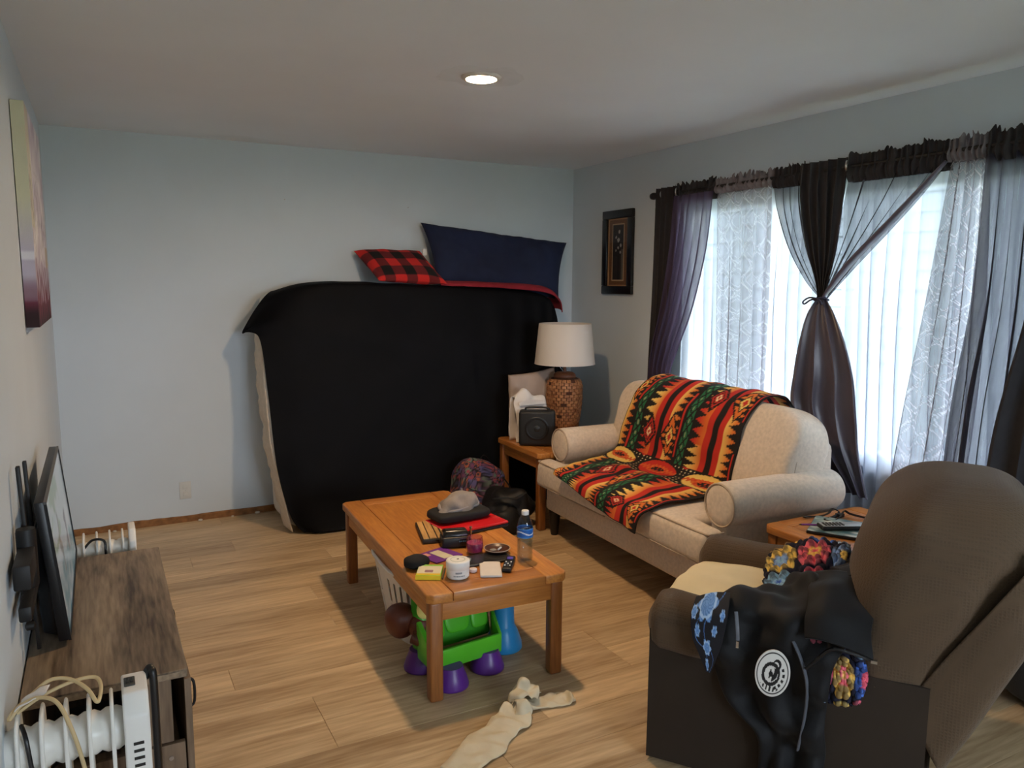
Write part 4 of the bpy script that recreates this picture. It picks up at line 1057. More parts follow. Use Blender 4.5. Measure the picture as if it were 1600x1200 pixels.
# ------------------------------------------------------------------ curtains
def drape(rows, folds, x0, amp, nu=90, nv=70, seed=0, pat=None, jit=.35, over=1.2):
    """hanging cloth: rows of (z, y_left, y_right, fold scale, x offset); folds keep their length down the drop"""
    A = [np.array(r, float) for r in rows]
    def fn(u, v):
        r = spl(A, v); z, ya, yb, k, dx = r
        ph = 2*math.pi*folds*(u+.035*noise.noise(Vector((u*5, v*1.2, seed))))
        n = noise.noise(Vector((u*folds*.9+seed, v*1.6, 3.3)))
        x = x0+dx-amp*k*(math.sin(ph)*(1-jit)+jit*2*n)
        lam = abs(ya-yb)/(2*math.pi*folds)
        y = ya+(yb-ya)*u-over*lam*min(k, 1.2)*math.cos(ph)*(.6+1.1*abs(noise.noise(Vector((u*folds*.5+seed*3, v*.9, 8)))))*(1 if .02 < u < .98 else 0)
        return (x, y, z+.0)
    return MB().grid(nu, nv, fn, pat)
def header(y0, y1, x0, z0, z1, folds, amp, seed, rag=.034):
    """gathered rod pocket with a ruffled top edge"""
    def fn(u, v):
        n = noise.noise(Vector((u*folds*1.3, seed, v*.6))); z = z0+(z1-z0)*v
        if v > .6: z += (v-.6)*2.5*rag*(noise.noise(Vector((u*folds*1.1, seed+5, 0)))+.5*noise.noise(Vector((u*folds*2.7, seed+9, 0)))+.25)
        b = .016*math.sin(math.pi*min(1, v*1.5))
        return (x0-b-amp*(.6*math.sin(2*math.pi*folds*u+3*n)+.8*n), y0+(y1-y0)*u, z)
    mb = MB().grid(int(folds*10), 10, fn)
    back = lambda u, v: (x0+.030-.5*(x0-fn(u, v)[0]), fn(u, v)[1], fn(u, v)[2])
    mb.grid(int(folds*10), 10, back)
    return mb
def build_curtains():
    GR = 'window curtains on the dark rod'
    rod = thing('curtain_rod', 'dark curtain rod running above the window', 'rod', (3.285, 2.8, 2.125))
    obj('pole', MB().tube([(0, -1.42, 0), (0, 1.36, 0)], .011, 12), M_blkm, rod, smooth=True)
    for y in (-1.45, 1.385): obj('finial', MB().lathe([(.011, -.03), (.02, -.02), (.024, 0), (.02, .02), (0, .03)], 16, (0, y, 0), axis='y'), M_blkm, rod, smooth=True)
    for y in (-1.3, .0, 1.30): obj('bracket', MB().box(.0, .095, y-.008, y+.008, -.012, .012).box(.088, .0965, y-.014, y+.014, -.04, .04), M_blkm, rod)
    grey = sheer('smoke_grey_voile', '5c5760', .72); dgrey = sheer('slate_voile', '4a4750', .85); plum = sheer('plum_grey_voile', '6a5d74', .80)
    white = sheer('white_voile', 'c6ccd8', .80); emb = sheer('embroidered_voile', 'a39ca4', .50, 'dcd8dc', .06); emb2 = sheer('taupe_embroidered_voile', '7f777c', .62, 'c8c0c4', .06)
    hd = mat('black_gathered_voile', '1d1b1f', .7, .2, 30, .2, 200); hg = mat('grey_gathered_voile', '6d686c', .7, .25, 30, .2, 200)
    def cur(name, label):
        return thing(name, label, 'curtain', (0, 0, 0), 0, GR)
    # white sheers behind everything
    t = cur('sheer_curtain', 'plain white voile behind the left half of the window curtains')
    obj('cloth', drape([(2.12, 3.95, 2.80, .6, 0), (1.5, 3.93, 2.82, 1, 0), (.9, 3.92, 2.80, 1.1, 0), (.06, 3.92, 2.80, 1.2, 0)], 13, 3.337, .018, 150, 60, 1), white, t, smooth='all')
    t = cur('sheer_curtain', 'plain white voile behind the right half, reaching the oak end table')
    obj('cloth', drape([(2.12, 2.74, 1.55, .6, 0), (1.5, 2.72, 1.55, 1, 0), (.9, 2.70, 1.55, 1.1, 0), (.06, 2.68, 1.55, 1.2, 0)], 14, 3.337, .018, 150, 60, 2), white, t, smooth='all')
    # embroidered panels
    def lattice(w, h, p=.135):
        def f(u, v):
            x, y = u*w, v*h; val = 0
            for (ox, oy) in ((0, 0), (.5, .5)):
                a, b = frac(x/p+ox)-.5, frac(y/(p*1.25)+oy)-.5
                d = math.hypot(a, b)*.45+(abs(a)+abs(b))*.55
                if abs(d-.42) < .016: val = 1
                elif abs(d-.27) < .013 and oy == 0: val = .8
            return (val, val, val)
        return f
    t = cur('embroidered_curtain', 'pale embroidered voile panel hanging left of the tied curtain')
    obj('cloth', drape([(2.10, 3.60, 3.17, .6, 0), (1.5, 3.575, 3.15, 1, 0), (.95, 3.56, 3.16, 1.1, 0), (.07, 3.55, 3.2, 1.2, 0)], 4.5, 3.295, .016, 110, 330, 3, lattice(.52, 2.03)), emb, t, smooth='all')
    obj('heading', header(3.60, 3.15, 3.285, 2.085, 2.158, 13, .014, 2, .04), hg, t, smooth='all')
    t = cur('embroidered_curtain', 'taupe embroidered voile panel hanging right of the tied curtain')
    obj('cloth', drape([(2.10, 2.15, 1.985, .7, 0), (1.5, 2.22, 1.96, 1, 0), (.95, 2.30, 1.97, 1.1, 0), (.07, 2.40, 2.05, 1.2, 0)], 5, 3.292, .018, 90, 330, 4, lattice(.42, 2.03)), emb2, t, smooth='all')
    obj('heading', header(2.16, 1.985, 3.285, 2.08, 2.168, 7, .016, 3, .04), hg, t, smooth='all')
    # far left: blackout panel and plum voile swept to the side
    t = cur('blackout_curtain', 'charcoal grommet curtain at the far left end of the rod')
    obj('cloth', drape([(2.165, 4.13, 3.90, .8, 0), (2.0, 4.13, 3.90, 1, 0), (1.5, 4.14, 3.93, 1, 0), (.95, 4.16, 3.95, .9, 0), (.10, 4.17, 3.92, 1, 0)], 4, 3.262, .026, 70, 60, 5), M_dark, t, smooth='all', solid=.003)
    gm = MB().lathe([(.018, -.003), (.026, -.004), (.028, 0), (.026, .004), (.018, .003), (.018, -.003)], 24, (0, 0, 0), axis='y', cap=False)
    g1 = obj('grommet', gm, M_chrome, t, smooth=True, loc=(3.262, 3.925, 2.125), rot=(0, 0, .5))
    dup(g1, t, (3.268, 4.06, 2.125), (0, 0, -.5))
    t = cur('voile_curtain', 'plum voile curtain swept aside at the far left of the window')
    obj('cloth', drape([(2.10, 3.93, 3.585, .7, 0), (1.75, 3.97, 3.63, 1, 0), (1.4, 4.03, 3.72, 1.1, -.01), (1.15, 4.09, 3.83, 1.2, -.02), (.97, 4.12, 3.90, 1, -.02), (.75, 4.11, 3.86, 1.1, -.01), (.10, 4.10, 3.84, 1.2, 0)], 5, 3.245, .022, 90, 80, 6), plum, t, smooth='all')
    obj('heading', header(3.98, 3.585, 3.283, 2.06, 2.165, 11, .012, 4), hd, t, smooth='all')
    # centre: grommet panel gathered by a tie, voiles from both sides
    t = cur('blackout_curtain', 'dark plum satin curtain gathered by a bow in the middle of the window')
    obj('cloth', drape([(2.172, 2.945, 2.675, .8, 0), (2.0, 2.94, 2.68, 1, 0), (1.75, 2.885, 2.70, .95, 0), (1.56, 2.805, 2.735, .7, -.01), (1.485, 2.788, 2.742, .5, -.012)], 5, 3.268, .026, 70, 60, 7), M_dark, t, smooth='all', solid=.003)
    tail = obj('tail', drape([(1.485, 2.790, 2.738, .4, -.012), (1.40, 2.835, 2.655, .9, -.03), (1.26, 2.86, 2.56, 1.4, -.05), (1.10, 2.885, 2.50, 1.7, -.055), (.92, 2.90, 2.48, 1.8, -.05), (.75, 2.80, 2.475, 1.7, -.03), (.60, 2.66, 2.455, 1.4, .0), (.515, 2.58, 2.43, 1.1, .01)], 3.2, 3.268, .026, 130, 120, 8, None, .5, .7), M_satin, t, smooth='all', solid=.003)
    obj('side_billow', drape([(1.40, 2.80, 2.72, .4, 0), (1.2, 2.88, 2.76, .8, -.02), (1.05, 2.93, 2.78, 1, -.02), (.95, 2.945, 2.80, 1, -.01), (.88, 2.90, 2.78, .6, 0)], 1.2, 3.285, .022, 40, 50, 9), M_satin, tail, smooth='all', solid=.003)
    dup(g1, t, (3.268, 2.668, 2.128), (0, 0, .5))
    cm = mat('navy_cord', '23223a', .5, .1)
    ring = [(3.256+.030*math.cos(a), 2.765+.036*math.sin(a), 1.482+.006*math.sin(2*a)) for a in [2*math.pi*i/30 for i in range(31)]]
    tie = obj('tie_cord', MB().tube(ring, .006, 8, cap=False), cm, t, smooth=True)
    obj('bow', MB().tube(path([(3.222, 2.77, 1.485), (3.215, 2.81, 1.487), (3.215, 2.845, 1.467), (3.218, 2.838, 1.455), (3.215, 2.80, 1.475), (3.215, 2.765, 1.482), (3.213, 2.735, 1.47), (3.215, 2.728, 1.455), (3.214, 2.75, 1.47)], 50), .0045, 6), cm, tie, smooth=True)
    t = cur('voile_curtain', 'smoke grey voile sweeping from the left into the bow')
    obj('cloth', drape([(2.10, 3.15, 2.93, .8, 0), (1.95, 3.12, 2.92, 1, 0), (1.75, 3.03, 2.87, 1, 0), (1.58, 2.90, 2.80, .8, -.005), (1.487, 2.792, 2.765, .4, -.01)], 4, 3.285, .018, 70, 60, 10), grey, t, smooth='all')
    obj('heading', header(3.15, 2.93, 3.283, 2.07, 2.168, 7, .013, 6), hd, t, smooth='all')
    t = cur('voile_curtain', 'smoke grey voile sweeping from the right into the bow')
    obj('cloth', drape([(2.08, 2.665, 2.155, .9, 0), (1.95, 2.68, 2.27, 1, 0), (1.80, 2.70, 2.42, 1, -.005), (1.65, 2.73, 2.58, .9, -.01), (1.55, 2.755, 2.68, .7, -.012), (1.487, 2.768, 2.738, .4, -.012)], 6, 3.282, .020, 100, 70, 11), grey, t, smooth='all')
    # rolled satin edge of that voile
    obj('rolled_edge', MB().tube(path([(3.268, 2.16, 2.085), (3.258, 2.28, 1.96), (3.246, 2.43, 1.81), (3.236, 2.59, 1.66), (3.238, 2.69, 1.55), (3.244, 2.745, 1.488)], 40), [.012+.016*math.sin(math.pi*i/40) for i in range(41)], 10, flat=.5), M_satin, t, smooth='all')
    obj('heading', header(2.665, 2.155, 3.283, 2.05, 2.172, 15, .013, 7), hd, t, smooth='all')
    # right end
    t = cur('voile_curtain', 'slate grey voile hanging straight at the right edge of the window')
    obj('cloth', drape([(2.09, 1.99, 1.60, .9, 0), (1.5, 2.0, 1.60, 1.1, 0), (.95, 2.06, 1.60, 1.2, 0), (.07, 2.10, 1.60, 1.3, 0)], 7, 3.275, .022, 110, 60, 12), dgrey, t, smooth='all')
    obj('heading', header(1.99, 1.60, 3.283, 2.06, 2.172, 11, .014, 8), hd, t, smooth='all')
    t = cur('blackout_curtain', 'charcoal curtain at the right end of the rod behind the recliner')
    obj('cloth', drape([(2.165, 1.70, 1.42, .8, 0), (1.5, 1.745, 1.44, 1, 0), (.9, 1.845, 1.46, 1, 0), (.10, 1.88, 1.46, 1, 0)], 4, 3.232, .028, 60, 40, 13), M_dark, t, smooth='all', solid=.003)
build_curtains()

# ------------------------------------------------------------------ things on the coffee table
def rb(name, mb, m, label, cat, loc, rz=0, **kw):
    return tag(obj(name, mb, m, loc=loc, rot=(0, 0, rz), **kw), label, cat)
def build_table_things():
    z = TT+.0006
    # water bottle
    t = thing('water_bottle', 'clear plastic water bottle with a blue label on the coffee table', 'bottle', (1.493, 2.68, z))
    pet = glass('clear_plastic', 'f2f6f8', .06, .05)
    prof = [(.001, .006), (.018, .004), (.026, .0), (.031, .006), (.0325, .015)]
    for k in range(5): prof += [(.0325, .022+.016*k), (.0305, .028+.016*k), (.0325, .034+.016*k)]
    prof += [(.0325, .10), (.0318, .104), (.0318, .142), (.0325, .146), (.031, .158), (.025, .178), (.017, .192), (.0128, .198), (.0128, .203)]
    obj('body', MB().lathe(prof, 28), pet, t, smooth=True)
    obj('water', MB().lathe([(.0, .007), (.022, .006), (.0285, .010), (.0285, .088), (0, .088)], 24), glass('water', 'eaf2f6', .03, .01), t, smooth=True)
    def lab(u, v):
        B, Wt = lin('1f62b4'), lin('dfe8f2'); c = B
        if v < .12 or v > .92: c = lin('4a8fd0')
        if abs(v-.5-.16*math.sin(u*14)) < .07: c = Wt
        return c
    obj('label', MB().grid(60, 16, lambda u, v: (.0331*math.cos(2*math.pi*u), .0331*math.sin(2*math.pi*u), .104+.038*v), lab), vcol('printed_bottle_label', .35, 0), t, smooth='all')
    obj('cap', MB().lathe([(.0145, .195), (.015, .197), (.015, .211), (.0135, .213), (0, .213)], 24), M_wpl, t, smooth=True)
    # tv remote
    t = thing('remote_control', 'black remote control with purple button on the coffee table edge', 'remote', (1.405, 2.655, z), -.62)
    obj('body', MB().box(-.019, .019, -.075, .075, 0, .018), M_blk, t, bevel=.006, segs=3)
    gb = mat('grey_button', '55575c', .5); pb = mat('purple_button', '5a4bb5', .4)
    obj('direction_pad', MB().box(-.012, .012, .03, .054, .0175, .021), pb, t, bevel=.003)
    for i in range(3):
        for j in range(3): obj('button', MB().box(-.013+.010*i, -.007+.010*i, -.045+.02*j, -.038+.02*j, .0175, .0205), gb if (i+j) % 2 else M_wpl, t, bevel=.001, segs=1)
    # folded white note
    t = thing('notepad', 'folded white paper pad beside the remote control', 'paper', (1.318, 2.645, z), -.42)
    wp = mat('white_paper', 'd8d0c8', .85, .03, 20)
    for k in range(3): obj('sheet', loft([[(-.042, -.075, .002+.0025*k), (0, -.077, .002+.0028*k), (.042, -.075, .002+.002*k)], [(-.042, 0, .002+.003*k), (0, 0, .003+.0035*k), (.042, 0, .002+.0025*k)], [(-.042, .075, .002+.0025*k), (0, .076, .003+.0028*k), (.042, .075, .002+.0025*k)]], 10, 10), wp, t, smooth='all', solid=.0015)
    # dark flat phone/tablet
    t = thing('dark_tablet', 'flat dark grey tablet lying under the ashtray', 'tablet', (1.345, 2.765, z), -.05)
    obj('body', MB().box(-.11, .115, -.058, .052, 0, .008), mat('dark_grey_case', '3b3a38', .5), t, bevel=.003)
    obj('screen', MB().box(-.10, .105, -.05, .044, .0078, .0086), mat('dark_screen', '2c2b2a', .25), t)
    t = thing('pill_bottle_cap', 'small white bottle cap in front of the dark tablet', 'cap', (1.252, 2.665, z))
    obj('shell', MB().lathe([(.0, .002), (.013, .0), (.0145, .002), (.0145, .012), (.012, .0145), (0, .0148)], 24), mat('pinkish_white_plastic', 'e3d2cc', .5), t, smooth=True)
    for i in range(16):
        a = 2*math.pi*i/16; obj('ridge', MB().box(.0142, .0152, -.0009, .0009, .002, .012), mat('pinkish_white_plastic', 'e3d2cc', .5), t, rot=(0, 0, a))
    t = thing('lighter', 'small white lighter lying behind the cream jar', 'lighter', (1.262, 2.755, z), .65)
    obj('body', MB().tube([(-.034, 0, .0095), (.022, 0, .0095)], .0092, 12), mat('ivory_plastic', 'd9cfae', .4), t, smooth=True, bevel=0)
    obj('head', MB().box(.022, .036, -.007, .007, .003, .016), M_chrome, t, bevel=.002)
    # cream jar
    t = thing('cream_jar', 'round white cosmetic jar with a printed lid near the table edge', 'jar', (1.178, 2.648, z))
    obj('pot', MB().lathe([(0, 0), (.040, 0), (.0435, .004), (.0445, .02), (.0445, .036)], 40), M_wpl, t, smooth=True)
    ld = obj('lid', MB().lathe([(.0445, .036), (.046, .037), (.046, .064), (.043, .0685), (.036, .069), (.02, .069), (0, .0689)], 40), M_wpl, t, smooth=True)
    obj('ring_print', MB().lathe([(.0265, .0684), (.0265, .0694), (.0285, .0694), (.0285, .0684)], 36, cap=False), mat('grey_green_print', '9db0a4', .5), ld)
    obj('centre_mark', MB().sell((.002, .003, .0692), (.010, .007, .0014), .5, .6, 12, 6), mat('dark_print', '33312f', .5), ld)
    def jl(u, v):
        Wt = lin('e6e4df'); K = lin('4e5c66')
        return K if (.25 < v < .5 and frac(u*26) < .6 and .12 < u < .62) or (v > .72 and frac(u*40) < .5 and .2 < u < .5) else Wt
    obj('printed_band', MB().grid(120, 16, lambda u, v: (.0449*math.cos(-2.6+u*2.0), .0449*math.sin(-2.6+u*2.0), .006+.026*v), jl), vcol('printed_jar', .4, 0), t, smooth='all')
    # yellow-green candy box
    t = thing('snack_box', 'flat yellow and green printed box at the corner of the coffee table', 'box', (1.088, 2.715, z), -.50)
    def bx(u, v):
        if u < .14: return lin('8fce4a')
        if u > .84: return lin('e5c92e')
        if .52 < u < .74 and .32 < v < .66: return lin('5c3442') if (int(u*40)+int(v*30)) % 2 else lin('c59aa0')
        return lin('e0d6bb')
    obj('carton', MB().box(-.048, .048, -.058, .058, 0, .019), mat('green_carton', '9ccc3e', .45, .1), t, bevel=.002)
    obj('side_band', MB().box(-.0485, .0485, -.0585, -.057, .001, .018), mat('yellow_carton', 'e2c92c', .45, .06), t)
    obj('printed_face', MB().grid(40, 40, lambda u, v: (-.046+.092*v, .056-.112*u, .0196), bx), vcol('printed_carton', .4, 0), t)
    obj('dark_stick', MB().box(.052, .058, -.05, .055, 0, .008), mat('dark_olive_plastic', '4a4632', .4), t, bevel=.002)
    # black pouch
    mb = MB().sell((0, 0, .024), (.105, .085, .046), .7, .7, 28, 14, None, lambda p: p*(1+.08*noise.noise(p*30)))
    t = thing('coin_pouch', 'small rounded black pouch beside the yellow box', 'pouch', (1.072, 2.812, z), .4)
    obj('body', mb, mat('black_felt', '0c0c0d', .9, .2, 40), t, smooth='all')
    obj('zip', MB().tube([(.05*math.cos(a), .041*math.sin(a), .030) for a in [math.pi*i/20 for i in range(21)]], .0018, 6), M_blkm, t, smooth=True)
    # purple card pack
    t = thing('purple_card', 'purple card holder with a pale window on the coffee table', 'card', (1.205, 2.895, z), .32)
    pm = mat('purple_card_stock', '6b2a86', .5, .1, 20)
    obj('card', MB().box(-.072, .072, -.066, .066, 0, .004), pm, t, bevel=.001, segs=1)
    obj('window', MB().box(-.018, .030, -.052, .045, .0038, .0055), mat('pale_window', 'cfc6a8', .4), t, bevel=.0015, segs=1)
    obj('sticker', MB().box(-.064, -.030, .018, .05, .0038, .0048), mat('pink_sticker', 'd99a8e', .6), t)
    # candle
    t = thing('candle', 'pink candle in a clear glass cup on the coffee table', 'candle', (1.352, 2.862, z))
    obj('glass_cup', MB().lathe([(0, .0), (.028, .0), (.033, .006), (.037, .03), (.036, .052), (.0325, .070), (.031, .070), (.0345, .052), (.0355, .03), (.0315, .009), (0, .006)], 36), glass('pink_tinted_glass', 'f3dfe8', .10, .04), t, smooth=True)
    wx = obj('wax', MB().lathe([(0, .007), (.031, .0085), (.0348, .03), (.0345, .044), (0, .043)], 32), mat('magenta_wax', 'b24a80', .5, .08), t, smooth=True)
    obj('wick', MB().tube([(0, 0, .043), (.002, 0, .055)], .0012, 6), M_blk, wx)
    # ashtray dish
    t = thing('ashtray', 'brown glazed round dish holding a white stub', 'ashtray', (1.432, 2.812, z+.009))
    dish = obj('dish', MB().lathe([(0, .0), (.035, .0), (.050, .006), (.055, .013), (.053, .0145), (.046, .009), (.033, .004), (0, .0035)], 36), mat('brown_glazed_ceramic', '4a2a1c', .35, .45, 40), t, smooth=True)
    obj('rim', MB().lathe([(.054, .012), (.0565, .0135), (.0555, .0152), (.053, .0145)], 36, cap=False), mat('pale_rim', 'b9a593', .3), t, smooth=True)
    obj('stub', MB().tube([(.0, -.012, .010), (.022, .006, .010)], .004, 8), M_wpl, t, smooth=True)
    obj('ash', MB().sell((-.015, .004, .006), (.03, .025, .006), .7, .8, 14, 6, None, lambda p: p*(1+.3*noise.noise(p*80))), mat('grey_ash', '8d8782', .95), t, smooth=True)
    # small black device with a lid
    t = thing('charger_dock', 'chunky black electronic dock with pale blue lettering beside the candle', 'electronics', (1.315, 2.985, z), -.25)
    obj('body', MB().box(-.062, .062, -.043, .043, 0, .048), M_blk, t, bevel=.009, segs=3)
    obj('lid', MB().hexa([(-.060, -.040, .0475), (.060, -.040, .0475), (.060, .040, .0475), (-.060, .040, .0475), (-.050, -.028, .075), (.050, -.028, .075), (.050, .036, .068), (-.050, .036, .068)]), mat('glossy_black', '17130f', .25, .1), t, bevel=.010, segs=3)
    for i in range(5): obj('letter_mark', MB().box(.012+.0075*i, .0165+.0075*i, -.0436, -.0425, .026, .033), mat('pale_blue_print', '5f93b5', .5), t)
    obj('metal_post', MB().lathe([(.004, 0), (.004, .066), (.006, .068), (.006, .074), (0, .076)], 12, (.072, .012, 0)), M_chrome, t, smooth=True)
    # picture tray / wallet
    t = thing('wooden_tray', 'small dark tray holding tan strips beneath the grey hat', 'tray', (1.288, 3.178, z), -.24)
    obj('tray_base', MB().box(-.062, .062, -.14, .125, 0, .018), mat('dark_tray', '1d1713', .5, .1), t, bevel=.003)
    tn = wood('tan_strip', '9b7440', 'd0a366', 1, .5, 14, .1)
    for i, (x, wd) in enumerate(((-.045, .024), (-.014, .030), (.016, .018), (.042, .022))): obj('strip', MB().box(x-wd/2, x+wd/2, -.132, .115, .0178, .022+.002*(i % 2)), tn, t, bevel=.001, segs=1)
    # red laptop, black case, grey knit hat
    t = thing('red_laptop', 'closed red laptop with dark edges under the black case', 'laptop', (1.468, 3.205, z), .12)
    obj('base', MB().box(-.155, .165, -.115, .115, 0, .014), mat('dark_laptop_base', '1f1c20', .4), t, bevel=.006, segs=3)
    obj('lid', MB().box(-.155, .165, -.115, .115, .0142, .027), mat('glossy_red_lid', 'c81a20', .25, .05, coat=.4), t, bevel=.006, segs=3)
    t = thing('soft_case', 'soft black case lying on the red laptop', 'case', (1.458, 3.262, z+.0275), .1)
    obj('body', MB().sell((0, 0, .024), (.285, .175, .047), .5, .35, 44, 16, None, lambda p: p*(1+.06*noise.noise(p*12))), mat('black_neoprene', '0e0e10', .8, .2, 20, .2, 200), t, smooth='all')
    obj('zip', MB().tube([(.139*math.copysign(abs(math.cos(a))**.4, math.cos(a)), .084*math.copysign(abs(math.sin(a))**.4, math.sin(a)), .024) for a in [2*math.pi*i/60 for i in range(61)]], .002, 6, cap=False), M_blkm, t, smooth=True)
    t = thing('knit_hat', 'crumpled grey knit hat on top of the black case', 'hat', (1.470, 3.290, z+.068), .35)
    gk = mat('grey_knit', '8a8079', .95, .18, 14, .6, 90)
    rows = []
    for i in range(9):
        f = i/8; row = []
        for j in range(13):
            a = 2*math.pi*j/12; r = (1-f**2.2)**.5 if f < 1 else 0
            row.append((.118*r*math.cos(a)*(1+.12*math.sin(2*a+1))+.02*f, .082*r*math.sin(a), .070*f*(1+.25*math.cos(a+2))))
        rows.append(row)
    obj('crown', loft(rows, 60, 40, wr=.020, ws=17, seed=6), gk, t, smooth='all')
    obj('cuff', MB().tube([(.105*math.cos(a)*(1+.12*math.sin(2*a+1)), .074*math.sin(a), .012+.006*math.sin(3*a)) for a in [2*math.pi*i/40 for i in range(41)]], .009, 10, cap=False), mat('pale_grey_knit', '8f8888', .95, .15, 14, .6, 90), t, smooth='all')
    # ---- things on the near end table
    z = .5005
    t = thing('tablet_case', 'teal marbled tablet case on the end table by the recliner', 'tablet', (2.815, 2.165, z), .56)
    def marb(u, v):
        n = noise.noise(Vector((u*4, v*3, 1))); n2 = noise.noise(Vector((u*9, v*8, 5)))
        return mixc(mixc(lin('7f9a98'), lin('3d6470'), min(1, max(0, .4+n*1.6))), lin('c9d2cc'), min(1, max(0, n2*2)))
    obj('body', MB().box(-.125, .125, -.165, .165, 0, .013), M_blk, t, bevel=.004)
    obj('cover', MB().grid(60, 70, lambda u, v: (-.122+.244*u, -.162+.324*v, .0138), marb), vcol('marbled_cover', .3, 0), t)
    t = thing('calculator', 'silver button remote lying on the teal tablet case', 'remote', (2.775, 2.185, z+.0142), -.45)
    obj('body', MB().box(-.095, .095, -.034, .034, 0, .018), mat('dark_remote_shell', '24262b', .4), t, bevel=.006, segs=3)
    obj('face', MB().box(-.090, .090, -.030, .030, .0175, .0195), mat('silver_face', '9aa0a3', .35), t, bevel=.002)
    for i in range(6):
        for j in range(3): obj('button', MB().box(-.080+.015*i, -.070+.015*i, -.021+.015*j, -.012+.015*j, .019, .0225), M_blk, t, bevel=.001, segs=1)
    t = thing('purple_pen', 'thin purple pen lying across the tablet case', 'pen', (2.705, 2.262, z+.0185), -.55)
    obj('barrel', MB().tube([(-.06, 0, 0), (.07, 0, 0)], .004, 10), mat('violet_plastic', '8a3fa8', .35), t, smooth=True)
    obj('tip', MB().lathe([(.0005, -.012), (.004, 0)], 10, (-.06, 0, 0), axis='x'), M_blk, t, smooth=True)
    st = mat('black_strap', '17171a', .7)
    t = thing('camera_strap', 'tangled black strap lying behind the tablet case', 'strap', (2.93, 2.32, z))
    obj('band', MB().tube(path([(-.16, .06, .010), (-.12, .07, .006), (-.08, .045, .008), (-.04, .03, .02), (.0, .04, .034), (.015, .015, .022), (-.03, .0, .012), (-.09, -.005, .008), (-.12, -.02, .014), (-.09, -.035, .008), (-.02, -.02, .016), (.03, .0, .03), (.05, -.02, .018), (.10, -.07, .006), (.16, -.13, .005), (.22, -.17, .005)], 120), .008, 8, flat=.35), st, t, smooth='all')
    obj('buckle', MB().box(-.012, .02, -.012, .016, .004, .022), M_blk, t, bevel=.003)
build_table_things()

